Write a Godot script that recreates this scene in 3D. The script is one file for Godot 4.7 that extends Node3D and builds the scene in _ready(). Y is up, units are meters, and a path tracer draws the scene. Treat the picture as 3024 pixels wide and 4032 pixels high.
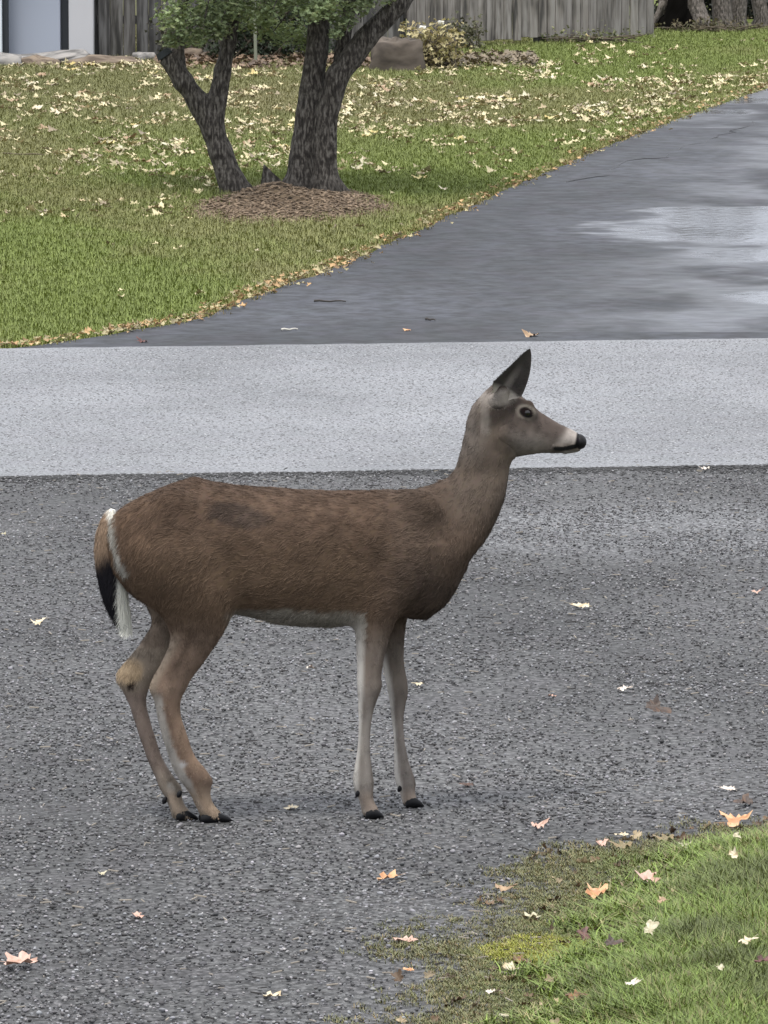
extends Node3D
# A doe standing across a gravelly drive; a road, a wet far drive, a leaf-strewn lawn, a tree and a board fence behind it.

const DEER_AT := Vector3(-0.345, 0.0, -14.806)

var rng := RandomNumberGenerator.new()
var nz_a := FastNoiseLite.new()
var nz_b := FastNoiseLite.new()
var nz_c := FastNoiseLite.new()
var used := {}
var leaf_meshes: Array[ArrayMesh] = []
var leaf_mats := {}
var blade_mat: StandardMaterial3D


func _ready() -> void:
	# --- camera
	var cam := Camera3D.new()
	cam.name = "camera"
	cam.fov = 10.80
	cam.near = 0.5
	cam.far = 900.0
	cam.position = Vector3(0, 2.5, 0)
	cam.rotation = Vector3(deg_to_rad(-6.2967), 0, 0)
	add_child(cam)
	cam.current = true
	# --- overcast sky
	var sm := ProceduralSkyMaterial.new()
	sm.sky_top_color = Color(0.94, 0.95, 0.975)
	sm.sky_horizon_color = Color(0.715, 0.74, 0.785)
	sm.sky_curve = 0.35
	sm.ground_horizon_color = Color(0.45, 0.46, 0.45)
	sm.ground_bottom_color = Color(0.3, 0.3, 0.29)
	sm.sun_angle_max = 1.0
	var sky := Sky.new()
	sky.sky_material = sm
	var env := Environment.new()
	env.background_mode = Environment.BG_SKY
	env.sky = sky
	env.tonemap_mode = Environment.TONE_MAPPER_LINEAR
	env.tonemap_exposure = 2.2
	env.sdfgi_enabled = true
	env.ssao_enabled = true
	env.ssil_enabled = true
	var we := WorldEnvironment.new()
	we.name = "world_environment"
	we.environment = env
	add_child(we)
	# --- soft overcast sun
	var sun := DirectionalLight3D.new()
	sun.name = "sun"
	sun.light_energy = 0.45
	sun.light_color = Color(1.0, 0.98, 0.95)
	sun.light_angular_distance = 12.0
	sun.shadow_enabled = true
	sun.rotation = Vector3(deg_to_rad(-72), deg_to_rad(-20), 0)
	add_child(sun)

	rng.seed = 7
	nz_a.seed = 11; nz_a.frequency = 0.35; nz_a.fractal_octaves = 3
	nz_b.seed = 23; nz_b.frequency = 2.0; nz_b.fractal_octaves = 3
	nz_c.seed = 37; nz_c.frequency = 0.09; nz_c.fractal_octaves = 2
	blade_mat = mat(Color.WHITE, 0.75, true)
	blade_mat.backlight_enabled = true
	blade_mat.backlight = Color(0.5, 0.5, 0.3)

	make_leaf_kinds()
	build_ground()
	build_fence()
	build_garage()
	build_tree()
	build_back_trees()
	build_shrubs()
	build_lawn_cover()
	build_near_cover()
	build_deer()
	place_leaves()


# ------------------------------------------------------------------ helpers
func lin(r: float, g: float, b: float) -> Color:
	return Color(r, g, b).linear_to_srgb()


func mat(albedo: Color, rough := 0.8, vertex := false, spec := 0.5) -> StandardMaterial3D:
	var m := StandardMaterial3D.new()
	m.albedo_color = albedo
	m.roughness = rough
	m.metallic_specular = spec
	m.vertex_color_use_as_albedo = vertex
	m.cull_mode = BaseMaterial3D.CULL_DISABLED
	return m


func numbered(called: String) -> String:
	if not used.has(called):
		used[called] = 0
		return called
	used[called] += 1
	return "%s_%03d" % [called, used[called]]


func thing(called: String, label: String, category: String, at := Vector3.ZERO, turn := 0.0, group := "") -> Node3D:
	var o := Node3D.new()
	o.name = numbered(called)
	add_child(o)
	o.position = at
	o.rotation.y = turn
	tag(o, label, category, group)
	return o


func tag(o: Node, label: String, category := "", group := "", kind := "") -> void:
	if label: o.set_meta("label", label)
	if category: o.set_meta("category", category)
	if group: o.set_meta("group", group)
	if kind: o.set_meta("kind", kind)


func part(called: String, mesh: Mesh, m: Material, parent: Node3D, at := Vector3.ZERO, rot := Vector3.ZERO) -> MeshInstance3D:
	var o := MeshInstance3D.new()
	o.name = called
	o.mesh = mesh
	if m: o.material_override = m
	o.position = at
	o.rotation = rot
	parent.add_child(o, true)
	return o


func top(called: String, mesh: Mesh, m: Material, label: String, category := "", group := "", kind := "") -> MeshInstance3D:
	var o := MeshInstance3D.new()
	o.name = numbered(called)
	o.mesh = mesh
	if m: o.material_override = m
	add_child(o)
	tag(o, label, category, group, kind)
	return o


func many(called: String, mesh: Mesh, m: Material, places: Array, colors: PackedColorArray, parent: Node3D, label := "", category := "") -> MultiMeshInstance3D:
	var mm := MultiMesh.new()
	mm.transform_format = MultiMesh.TRANSFORM_3D
	mm.use_colors = true
	mm.mesh = mesh
	mm.instance_count = places.size()
	for i in places.size():
		mm.set_instance_transform(i, places[i])
		mm.set_instance_color(i, colors[i])
	var o := MultiMeshInstance3D.new()
	o.name = numbered(called) if parent == self else called
	o.multimesh = mm
	o.material_override = m
	parent.add_child(o, true)
	tag(o, label, category, "", "stuff")
	return o


func amesh(v: PackedVector3Array, n: PackedVector3Array, idx: PackedInt32Array, c := PackedColorArray(), uv := PackedVector2Array()) -> ArrayMesh:
	for t in range(0, idx.size(), 3):   # wind every face to agree with its normals
		var p := v[idx[t]]
		if (v[idx[t + 2]] - p).cross(v[idx[t + 1]] - p).dot(n[idx[t]] + n[idx[t + 1]] + n[idx[t + 2]]) < 0.0:
			var k := idx[t + 1]
			idx[t + 1] = idx[t + 2]
			idx[t + 2] = k
	var a := []
	a.resize(Mesh.ARRAY_MAX)
	a[Mesh.ARRAY_VERTEX] = v
	a[Mesh.ARRAY_NORMAL] = n
	a[Mesh.ARRAY_INDEX] = idx
	if c.size(): a[Mesh.ARRAY_COLOR] = c
	if uv.size(): a[Mesh.ARRAY_TEX_UV] = uv
	var m := ArrayMesh.new()
	m.add_surface_from_arrays(Mesh.PRIMITIVE_TRIANGLES, a)
	return m


func noise_tex(freq: float, ramp: Array, size := 512, kind := FastNoiseLite.TYPE_SIMPLEX_SMOOTH, octaves := 4, seed_ := 1, gain := 0.5) -> NoiseTexture2D:
	var n := FastNoiseLite.new()
	n.noise_type = kind
	n.frequency = freq
	n.seed = seed_
	n.fractal_octaves = octaves
	n.fractal_gain = gain
	if octaves <= 1: n.fractal_type = FastNoiseLite.FRACTAL_NONE
	var t := NoiseTexture2D.new()
	t.width = size
	t.height = size
	t.seamless = true
	t.noise = n
	if ramp.size():
		var g := Gradient.new()
		var offs := PackedFloat32Array()
		var cols := PackedColorArray()
		for r in ramp:
			offs.append(r[0])
			cols.append(r[1])
		g.offsets = offs
		g.colors = cols
		t.color_ramp = g
	return t


func grey(v: float) -> Color:
	return Color(v, v, v)


func bump(m: StandardMaterial3D, t: Texture2D, cm: float) -> void:
	m.heightmap_enabled = true
	m.heightmap_texture = t
	m.heightmap_scale = cm


func rise(d: float) -> float:   # the land beyond the road climbs gently
	if d < 31.0: return 0.0
	return minf(0.0364 * (d - 31.0), 1.25)


func lerp_table(t: PackedVector2Array, x: float) -> float:   # x -> y, both given as (x, y), x ascending
	if x <= t[0].x: return t[0].y
	for i in t.size() - 1:
		if x <= t[i + 1].x:
			return lerpf(t[i].y, t[i + 1].y, (x - t[i].x) / (t[i + 1].x - t[i].x))
	return t[t.size() - 1].y


func box(size: Vector3, bevel := 0.004) -> ArrayMesh:   # a box with chamfered edges
	var h := size * 0.5
	var b := minf(bevel, minf(h.x, minf(h.y, h.z)) * 0.45)
	var st := SurfaceTool.new()
	st.begin(Mesh.PRIMITIVE_TRIANGLES)
	st.set_smooth_group(-1)
	var pts := {}
	for sx in [-1, 1]:
		for sy in [-1, 1]:
			for sz in [-1, 1]:
				pts[[sx, sy, sz, 0]] = Vector3(sx * h.x, sy * (h.y - b), sz * (h.z - b))
				pts[[sx, sy, sz, 1]] = Vector3(sx * (h.x - b), sy * h.y, sz * (h.z - b))
				pts[[sx, sy, sz, 2]] = Vector3(sx * (h.x - b), sy * (h.y - b), sz * h.z)
	var quads := []
	for s in [-1, 1]:
		quads.append([[s, -1, -1, 0], [s, 1, -1, 0], [s, 1, 1, 0], [s, -1, 1, 0]])
		quads.append([[-1, s, -1, 1], [1, s, -1, 1], [1, s, 1, 1], [-1, s, 1, 1]])
		quads.append([[-1, -1, s, 2], [1, -1, s, 2], [1, 1, s, 2], [-1, 1, s, 2]])
		for q in [-1, 1]:
			quads.append([[s, q, -1, 0], [s, q, 1, 0], [s, q, 1, 1], [s, q, -1, 1]])
			quads.append([[s, -1, q, 0], [s, 1, q, 0], [s, 1, q, 2], [s, -1, q, 2]])
			quads.append([[-1, s, q, 1], [1, s, q, 1], [1, s, q, 2], [-1, s, q, 2]])
	for q in quads:
		var p := [pts[q[0]], pts[q[1]], pts[q[2]], pts[q[3]]]
		var n: Vector3 = (p[1] - p[0]).cross(p[2] - p[0])
		if n.dot(p[0] + p[1] + p[2] + p[3]) > 0: p.reverse()
		for k in [0, 1, 2, 0, 2, 3]: st.add_vertex(p[k])
	for sx in [-1, 1]:
		for sy in [-1, 1]:
			for sz in [-1, 1]:
				var p := [pts[[sx, sy, sz, 0]], pts[[sx, sy, sz, 1]], pts[[sx, sy, sz, 2]]]
				var n: Vector3 = (p[1] - p[0]).cross(p[2] - p[0])
				if n.dot(p[0]) > 0: p.reverse()
				for k in 3: st.add_vertex(p[k])
	st.generate_normals()
	return st.commit()


func tube(points: PackedVector3Array, radii: PackedFloat32Array, sides := 8, wob := 0.0) -> ArrayMesh:
	var v := PackedVector3Array()
	var n := PackedVector3Array()
	var idx := PackedInt32Array()
	var uv := PackedVector2Array()
	var along := 0.0
	for i in points.size():
		var d := (points[mini(i + 1, points.size() - 1)] - points[maxi(i - 1, 0)]).normalized()
		var a := d.cross(Vector3(0.13, 0.02, 1.0)).normalized()
		var b := d.cross(a)
		if i: along += points[i].distance_to(points[i - 1])
		for s in sides + 1:
			var ph := TAU * s / sides
			var o := a * cos(ph) + b * sin(ph)
			var r := radii[i] * (1.0 + wob * nz_b.get_noise_3d(points[i].x * 3.0 + cos(ph), along * 3.0, sin(ph) + points[i].z))
			v.append(points[i] + o * r)
			n.append(o)
			uv.append(Vector2(s * 0.25, along))
	for i in points.size() - 1:
		for s in sides:
			var q := i * (sides + 1) + s
			idx.append_array([q, q + 1, q + sides + 1, q + 1, q + sides + 2, q + sides + 1])
	var k := v.size()
	for e in [0, points.size() - 1]:
		v.append(points[e])
		n.append((points[e] - points[1 if e == 0 else e - 1]).normalized())
		uv.append(Vector2.ZERO)
		for s in sides: idx.append_array([v.size() - 1, e * (sides + 1) + s, e * (sides + 1) + s + 1])
	return amesh(v, n, idx, PackedColorArray(), uv)


func rock(size: Vector3, seed_: int, rough := 0.3) -> ArrayMesh:
	var s := SphereMesh.new()
	s.radius = 0.5; s.height = 1.0; s.radial_segments = 18; s.rings = 10
	var a := s.get_mesh_arrays()
	var v: PackedVector3Array = a[Mesh.ARRAY_VERTEX]
	for i in v.size():
		var d := v[i].normalized()
		var f := 1.0 + rough * nz_b.get_noise_3d(d.x * 0.5 + seed_ * 3.1, d.y * 0.5, d.z * 0.5) * 1.5
		# squarish block
		var m := maxf(absf(d.x), maxf(absf(d.y), absf(d.z)))
		v[i] = d * 0.5 * lerpf(1.0, 1.0 / m, 0.55) * f * size
	var st := SurfaceTool.new()
	a[Mesh.ARRAY_VERTEX] = v
	var am := ArrayMesh.new()
	am.add_surface_from_arrays(Mesh.PRIMITIVE_TRIANGLES, a)
	st.create_from(am, 0)
	st.generate_normals()
	return st.commit()


# ------------------------------------------------------------------ surface nets
func nets(F: PackedFloat32Array, nx: int, ny: int, nzz: int, o: Vector3, c: float) -> Array:
	var v := PackedVector3Array()
	var n := PackedVector3Array()
	var idx := PackedInt32Array()
	var vid := PackedInt32Array()
	vid.resize(F.size())
	var sy := nx
	var sz := nx * ny
	var lim := 2.2 * c
	var off := PackedInt32Array([0, 1, sy, sy + 1, sz, sz + 1, sz + sy, sz + sy + 1])
	var ea := PackedInt32Array([0, 2, 4, 6, 0, 1, 4, 5, 0, 1, 2, 3])
	var eb := PackedInt32Array([1, 3, 5, 7, 2, 3, 6, 7, 4, 5, 6, 7])
	var f := PackedFloat32Array()
	f.resize(8)
	for k in range(1, nzz - 2):
		for j in range(1, ny - 2):
			var row := k * sz + j * sy
			for i in range(1, nx - 2):
				var q := row + i
				var f0 := F[q]
				if f0 > lim or f0 < -lim: continue
				var neg := 0
				for m in 8:
					var x := F[q + off[m]]
					f[m] = x
					if x < 0.0: neg += 1
				if neg == 0 or neg == 8: continue
				var p := Vector3.ZERO
				var cnt := 0
				for e in 12:
					var a := f[ea[e]]
					var b := f[eb[e]]
					if (a < 0.0) == (b < 0.0): continue
					var t := a / (a - b)
					var w := ea[e]
					var pa := Vector3(w & 1, (w >> 1) & 1, w >> 2)
					w = eb[e]
					p += pa.lerp(Vector3(w & 1, (w >> 1) & 1, w >> 2), t)
					cnt += 1
				p /= cnt
				vid[q] = v.size() + 1
				v.append(o + (Vector3(i, j, k) + p) * c)
				n.append(Vector3(f[1] + f[3] + f[5] + f[7] - f[0] - f[2] - f[4] - f[6], f[2] + f[3] + f[6] + f[7] - f[0] - f[1] - f[4] - f[5], f[4] + f[5] + f[6] + f[7] - f[0] - f[1] - f[2] - f[3]).normalized())
	for k in range(2, nzz - 2):
		for j in range(2, ny - 2):
			var row := k * sz + j * sy
			for i in range(2, nx - 2):
				var q := row + i
				if vid[q] == 0: continue
				var s0 := F[q] < 0.0
				if s0 != (F[q + 1] < 0.0): quad(idx, vid[q], vid[q - sy], vid[q - sy - sz], vid[q - sz], s0)
				if s0 != (F[q + sy] < 0.0): quad(idx, vid[q], vid[q - sz], vid[q - sz - 1], vid[q - 1], s0)
				if s0 != (F[q + sz] < 0.0): quad(idx, vid[q], vid[q - 1], vid[q - 1 - sy], vid[q - sy], s0)
	return [v, n, idx]


func quad(idx: PackedInt32Array, a: int, b: int, c: int, d: int, flip: bool) -> void:
	if a == 0 or b == 0 or c == 0 or d == 0: return
	if flip: idx.append_array(PackedInt32Array([a - 1, b - 1, c - 1, a - 1, c - 1, d - 1]))
	else: idx.append_array(PackedInt32Array([a - 1, c - 1, b - 1, a - 1, d - 1, c - 1]))


func table_at(T: Array, y: float) -> PackedFloat32Array:   # rows ascending in column 0; smooth through them
	var last := T.size() - 1
	if y <= T[0][0]: return T[0]
	if y >= T[last][0]: return T[last]
	var i := 0
	while T[i + 1][0] < y: i += 1
	var p1: PackedFloat32Array = T[i]
	var p2: PackedFloat32Array = T[i + 1]
	var p0: PackedFloat32Array = T[maxi(i - 1, 0)]
	var p3: PackedFloat32Array = T[mini(i + 2, last)]
	var h := p2[0] - p1[0]
	var t := (y - p1[0]) / h
	var t2 := t * t
	var t3 := t2 * t
	var r := PackedFloat32Array()
	r.resize(p1.size())
	r[0] = y
	for c in range(1, p1.size()):
		var m1 := (p2[c] - p0[c]) / maxf(p2[0] - p0[0], 1e-5) * h
		var m2 := (p3[c] - p1[c]) / maxf(p3[0] - p1[0], 1e-5) * h
		r[c] = (2 * t3 - 3 * t2 + 1) * p1[c] + (t3 - 2 * t2 + t) * m1 + (-2 * t3 + 3 * t2) * p2[c] + (t3 - t2) * m2
	return r


class Grid:
	var F := PackedFloat32Array()
	var nx: int
	var ny: int
	var nz: int
	var o: Vector3
	var c: float

	func _init(lo: Vector3, hi: Vector3, cell: float) -> void:
		o = lo
		c = cell
		nx = int((hi.x - lo.x) / cell) + 3
		ny = int((hi.y - lo.y) / cell) + 3
		nz = int((hi.z - lo.z) / cell) + 3
		F.resize(nx * ny * nz)
		F.fill(0.5)

	func put(q: int, f: float, k: float) -> void:
		var a := F[q]
		var h := k - absf(a - f)
		F[q] = minf(a, f) - (h * h / (4.0 * k) if h > 0.0 else 0.0)

	# rounded slices: rows of (y, x left, x right, z centre, half width in z)
	func slices_up(T: Array, host: Object, k: float, shrink: float, power := 2.2) -> void:
		var y0: float = T[0][0]
		var y1: float = T[T.size() - 1][0]
		var pad := 0.04
		for j in range(maxi(0, int((y0 - pad - o.y) / c)), mini(ny, int((y1 + pad - o.y) / c) + 1)):
			var y := o.y + j * c
			var r: PackedFloat32Array = host.table_at(T, y)
			var over := maxf(maxf(y0 - y, y - y1), 0.0)
			var cx := (r[1] + r[2]) * 0.5
			var hx := maxf((r[2] - r[1]) * 0.5 - shrink, 0.004)
			var hz := maxf(r[4] - shrink, 0.004)
			var m := minf(hx, hz)
			for kk in range(maxi(0, int((r[3] - hz - pad - o.z) / c)), mini(nz, int((r[3] + hz + pad - o.z) / c) + 1)):
				var ez := pow(absf((o.z + kk * c - r[3]) / hz), power)
				for i in range(maxi(0, int((cx - hx - pad - o.x) / c)), mini(nx, int((cx + hx + pad - o.x) / c) + 1)):
					var e := pow(ez + pow(absf((o.x + i * c - cx) / hx), power), 1.0 / power)
					put(i + nx * (j + ny * kk), (e - 1.0) * m + over, k)

	# rounded slices along x: rows of (x, y bottom, y top, z centre, half width in z)
	func slices_along(T: Array, host: Object, k: float, shrink: float, power := 2.2) -> void:
		var x0: float = T[0][0]
		var x1: float = T[T.size() - 1][0]
		var pad := 0.04
		for i in range(maxi(0, int((x0 - pad - o.x) / c)), mini(nx, int((x1 + pad - o.x) / c) + 1)):
			var x := o.x + i * c
			var r: PackedFloat32Array = host.table_at(T, x)
			var over := maxf(maxf(x0 - x, x - x1), 0.0)
			var cy := (r[1] + r[2]) * 0.5
			var hy := maxf((r[2] - r[1]) * 0.5 - shrink, 0.004)
			var hz := maxf(r[4] - shrink, 0.004)
			var m := minf(hy, hz)
			for kk in range(maxi(0, int((r[3] - hz - pad - o.z) / c)), mini(nz, int((r[3] + hz + pad - o.z) / c) + 1)):
				var ez := pow(absf((o.z + kk * c - r[3]) / hz), power)
				for j in range(maxi(0, int((cy - hy - pad - o.y) / c)), mini(ny, int((cy + hy + pad - o.y) / c) + 1)):
					var e := pow(ez + pow(absf((o.y + j * c - cy) / hy), power), 1.0 / power)
					put(i + nx * (j + ny * kk), (e - 1.0) * m + over, k)

	# tapered round bone; squash scales the distance across z
	func bone(a: Vector3, b: Vector3, ra: float, rb: float, k: float, squash := 1.0) -> void:
		var r := maxf(ra, rb) + 0.05
		var lo := a.min(b) - Vector3(r, r, r)
		var hi := a.max(b) + Vector3(r, r, r)
		var d := b - a
		d.z /= squash
		var dd := maxf(d.length_squared(), 1e-9)
		for kk in range(maxi(0, int((lo.z - o.z) / c)), mini(nz, int((hi.z - o.z) / c) + 1)):
			for j in range(maxi(0, int((lo.y - o.y) / c)), mini(ny, int((hi.y - o.y) / c) + 1)):
				for i in range(maxi(0, int((lo.x - o.x) / c)), mini(nx, int((hi.x - o.x) / c) + 1)):
					var p := o + Vector3(i, j, kk) * c - a
					p.z /= squash
					var t := clampf(p.dot(d) / dd, 0.0, 1.0)
					put(i + nx * (j + ny * kk), (p - d * t).length() - lerpf(ra, rb, t), k)


# ------------------------------------------------------------------ leaves
func make_leaf_kinds() -> void:
	for s in 8:
		leaf_meshes.append(leaf_mesh(s))
	var tones := {
		"pale": [lin(0.46, 0.43, 0.3), lin(0.34, 0.3, 0.19)], "cream": [lin(0.55, 0.48, 0.34), lin(0.42, 0.33, 0.2)], "white": [lin(0.62, 0.57, 0.5), lin(0.48, 0.4, 0.34)],
		"pink": [lin(0.5, 0.33, 0.26), lin(0.38, 0.22, 0.16)], "orange": [lin(0.55, 0.33, 0.17), lin(0.42, 0.2, 0.09)], "tan": [lin(0.36, 0.25, 0.15), lin(0.25, 0.16, 0.09)],
		"brown": [lin(0.06, 0.032, 0.022), lin(0.11, 0.05, 0.026)], "dark": [lin(0.04, 0.025, 0.018), lin(0.085, 0.047, 0.028)], "rust": [lin(0.19, 0.085, 0.025), lin(0.1, 0.05, 0.02)],
		"darkred": [lin(0.1, 0.035, 0.028), lin(0.06, 0.025, 0.02)], "olive": [lin(0.16, 0.13, 0.06), lin(0.22, 0.16, 0.08)], "yellow": [lin(0.5, 0.42, 0.17), lin(0.4, 0.31, 0.12)],
	}
	var k := 0
	for t in tones:
		k += 1
		var m := mat(Color.WHITE, 0.55)
		m.albedo_texture = noise_tex(0.03, [[0.3, tones[t][1]], [0.55, tones[t][0]], [1.0, tones[t][0].lightened(0.1)]], 64, FastNoiseLite.TYPE_SIMPLEX_SMOOTH, 3, k)
		m.backlight_enabled = true
		m.backlight = Color(0.25, 0.2, 0.14)
		leaf_mats[t] = m


func leaf_mesh(s: int) -> ArrayMesh:   # a lobed dry leaf one unit across, curled and wavy
	var r := RandomNumberGenerator.new()
	r.seed = 100 + s
	var N := 26
	var curl := r.randf_range(0.1, 0.55)
	var twist := r.randf_range(-0.35, 0.35)
	var axis := r.randf_range(0, TAU)
	var v := PackedVector3Array()
	var idx := PackedInt32Array()
	var uv := PackedVector2Array()
	v.append(Vector3.ZERO)
	uv.append(Vector2(0.5, 0.5))
	for ring in 2:
		for i in N:
			var th := TAU * i / N
			var lobe := pow(absf(cos(th * 2.5)), 0.7)
			var rad := 0.5 * (0.68 + 0.32 * lobe) * (1.0 - 0.2 * cos(th)) * (0.72 if absf(sin(th)) > 0.9 else 1.0)
			rad *= r.randf_range(0.6, 1.1)
			rad *= 1.0 if ring else 0.5
			var p := Vector2(cos(th), sin(th)) * rad
			var q := p.rotated(axis)
			var h := curl * (q.x * q.x) * 2.2 + twist * q.x * q.y + (0.14 if ring else 0.05) * r.randf_range(-0.6, 0.6)
			v.append(Vector3(p.x * (1.0 - 0.3 * curl * absf(q.x)), h, p.y * 0.8))
			uv.append(Vector2(p.x + 0.5, p.y + 0.5))
	for i in N:
		var j := (i + 1) % N
		idx.append_array([0, 1 + i, 1 + j, 1 + i, 1 + N + i, 1 + N + j, 1 + i, 1 + N + j, 1 + j])
	# the stalk
	var b := v.size()
	for p in [Vector3(-0.28, 0.0, 0.012), Vector3(-0.28, 0.0, -0.012), Vector3(-0.75, 0.08, 0.006), Vector3(-0.75, 0.08, -0.006)]:
		v.append(p)
		uv.append(Vector2(0.1, 0.1))
	idx.append_array([b, b + 1, b + 2, b + 1, b + 3, b + 2])
	var n := PackedVector3Array()
	n.resize(v.size())
	for t in range(0, idx.size(), 3):
		var fn := (v[idx[t + 2]] - v[idx[t]]).cross(v[idx[t + 1]] - v[idx[t]])
		if fn.y < 0: fn = -fn
		for e in 3: n[idx[t + e]] += fn
	var lowest := 9.0
	for p in v: lowest = minf(lowest, p.y)
	for i in v.size():
		n[i] = n[i].normalized()
		v[i].y -= lowest
	return amesh(v, n, idx, PackedColorArray(), uv)


func surface_y(x: float, z: float) -> float:
	var y := rise(-z)
	if -z < 24.0: y = maxf(0.003, near_lawn_y(x, z))
	elif -z < 31.3: y += 0.016
	return y


func leaf(x: float, z: float, size: float, tone: String, lean: float, label: String, group := "", lift := 0.0) -> void:
	var o := top("fallen_leaf", leaf_meshes[rng.randi() % leaf_meshes.size()], leaf_mats[tone], label, "leaf", group)
	if z > -16.0: lift += 0.062 * smoothstep(0.2, 0.6, in_near_lawn(x, z))
	var b := Basis.from_euler(Vector3(lean * rng.randf_range(0.55, 1.0), rng.randf() * TAU, lean * rng.randf_range(-0.4, 0.4)))
	b = Basis(Vector3.UP, rng.randf_range(-0.5, 0.5)) * Basis(Vector3.RIGHT, lean * (0.75 if lean > 0.75 else 0.35)) * Basis(Vector3.UP, rng.randf() * TAU)
	o.transform = Transform3D(b.scaled(Vector3.ONE * size), Vector3(x, surface_y(x, z) + lift + size * 0.5 * sin(lean * (0.75 if lean > 0.75 else 0.35)) * 0.85, z))


func twig(x: float, z: float, length: float, turn: float, m: Material, label: String) -> void:
	var pts := PackedVector3Array()
	var rad := PackedFloat32Array()
	for i in 7:
		var t := i / 6.0 - 0.5
		pts.append(Vector3(cos(turn) * t * length, 0.008 + 0.003 * sin(i * 1.7), sin(turn) * t * length + 0.02 * length * sin(i * 0.9)))
		rad.append(0.007 * (1.0 - 0.08 * i))
	var o := top("twig", tube(pts, rad, 6), m, label, "twig")
	o.position = Vector3(x, rise(-z) + 0.006, z)


func place_leaves() -> void:
	rng.seed = 145
	var dark_bark := mat(lin(0.03, 0.025, 0.02), 0.8)
	twig(-0.336, -33.63, 0.2, 0.1, dark_bark, "dark twig lying on the far driveway's left part")
	twig(-0.56, -32.07, 0.11, -0.5, mat(lin(0.45, 0.43, 0.38), 0.7), "short pale straw on the far driveway near the street")
	twig(0.28, -32.6, 0.09, 0.9, dark_bark, "tiny dark twig behind the orange leaf on the far driveway")
	twig(-3.0, -45.0, 0.42, 0.5, mat(lin(0.1, 0.075, 0.05), 0.85), "fallen brown branch among the leaves at the lawn's left side")
	rng.seed = 140
	leaf(-1.540, -21.785, 0.041, "pale", 0.10, "small pale leaf at the road side behind the deer's tail")
	leaf(-1.223, -18.986, 0.075, "cream", 0.50, "cream curled leaf on dark gravel behind the deer's tail")
	leaf(-0.736, -13.978, 0.034, "pale", 0.30, "small pale leaf on gravel below the deer's hind hooves")
	leaf(-0.620, -13.374, 0.049, "pink", 0.40, "pinkish tan folded leaf on gravel, well below the hind hooves")
	leaf(-0.862, -12.715, 0.102, "pink", 0.60, "large arched pinkish tan leaf lying alone near the gravel corner")
	leaf(-0.262, -12.355, 0.052, "cream", 0.20, "thin cream leaf on gravel close to the mossy edge")
	leaf(-0.257, -15.024, 0.060, "cream", 0.25, "bright cream leaf lying between the hind and front hooves")
	leaf(-0.249, -17.876, 0.043, "white", 0.20, "small whitish leaf on gravel seen under the deer's belly")
	leaf(0.114, -17.484, 0.060, "cream", 0.10, "thin pale leaf on gravel in front of the deer's forelegs at knee level")
	leaf(0.007, -13.876, 0.070, "orange", 0.50, "orange pink curled leaf on gravel below the front hooves")
	leaf(0.310, -13.729, 0.069, "tan", 0.50, "tan domed leaf on gravel at the tip of the moss")
	leaf(0.057, -13.048, 0.079, "pink", 0.15, "long flat pinkish leaf at the gravel and moss border")
	leaf(0.059, -12.681, 0.040, "orange", 0.30, "small orange cream leaf on the dark mossy gravel")
	leaf(0.424, -14.699, 0.066, "pink", 0.50, "pink tan tilted leaf on gravel right of the front hooves")
	leaf(0.241, -15.430, 0.056, "brown", 0.20, "narrow dark brown leaf on gravel beside the far front hoof")
	leaf(0.719, -19.462, 0.094, "cream", 0.30, "cream leaf with a rosy end on gravel ahead of the deer's chest")
	leaf(0.775, -17.357, 0.063, "white", 0.30, "pinkish white leaf on gravel behind the dark brown curled leaf")
	leaf(0.536, -17.222, 0.039, "pink", 0.10, "faint small pink leaf on gravel ahead of the forelegs")
	leaf(0.849, -16.788, 0.102, "dark", 0.85, "dark brown curled leaf with orange rim alone on the gravel")
	leaf(1.379, -19.878, 0.068, "pink", 0.15, "small pink flat leaf on gravel toward the road")
	leaf(1.450, -24.273, 0.063, "white", 0.20, "small white leaf at the seam between gravel and road")
	leaf(0.989, -15.347, 0.061, "white", 0.40, "pinkish white leaf on gravel above the dark one by the grass")
	leaf(1.020, -15.072, 0.076, "dark", 0.70, "dark shrivelled leaf at the grass edge beside a white one")
	leaf(0.975, -14.776, 0.123, "orange", 0.35, "wide cream and orange leaf resting on the grass edge")
	leaf(0.651, -14.579, 0.053, "cream", 0.20, "flat cream leaf on gravel just above the grass tip")
	leaf(0.587, -14.417, 0.053, "pink", 0.50, "pinkish leaf leaning on an olive brown leaf at the grass tip")
	leaf(0.646, -14.388, 0.080, "olive", 0.40, "olive brown leaf at the grass tip under a pinkish one")
	leaf(0.541, -13.604, 0.099, "orange", 0.30, "long orange and cream leaf on the thin mossy grass")
	leaf(0.673, -13.736, 0.105, "pink", 0.30, "pale pink and white leaf among thin grass above the orange one")
	leaf(0.899, -13.696, 0.040, "cream", 1.10, "cream leaf standing upright in the thick grass")
	leaf(0.925, -14.047, 0.037, "pale", 0.80, "pale leaf tilted in grass above the upright cream leaf")
	leaf(0.319, -12.738, 0.058, "rust", 0.60, "rust brown leaf beside the yellow green moss patch")
	leaf(0.308, -12.647, 0.055, "cream", 0.40, "ragged cream leaf below the rust leaf on moss")
	leaf(0.482, -12.853, 0.051, "darkred", 0.90, "dark red brown leaf standing in the moss")
	leaf(0.539, -12.602, 0.053, "dark", 0.80, "dark brown crumpled leaf sunk in the grass")
	leaf(0.630, -12.681, 0.053, "pale", 1.00, "pale greenish leaf upright in grass beside a dark one")
	leaf(0.852, -12.546, 0.061, "cream", 0.30, "cream spotted leaf flat on thick grass near the corner")
	leaf(0.873, -12.285, 0.056, "darkred", 0.70, "dark reddish leaf in the grass at the picture's edge")
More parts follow.
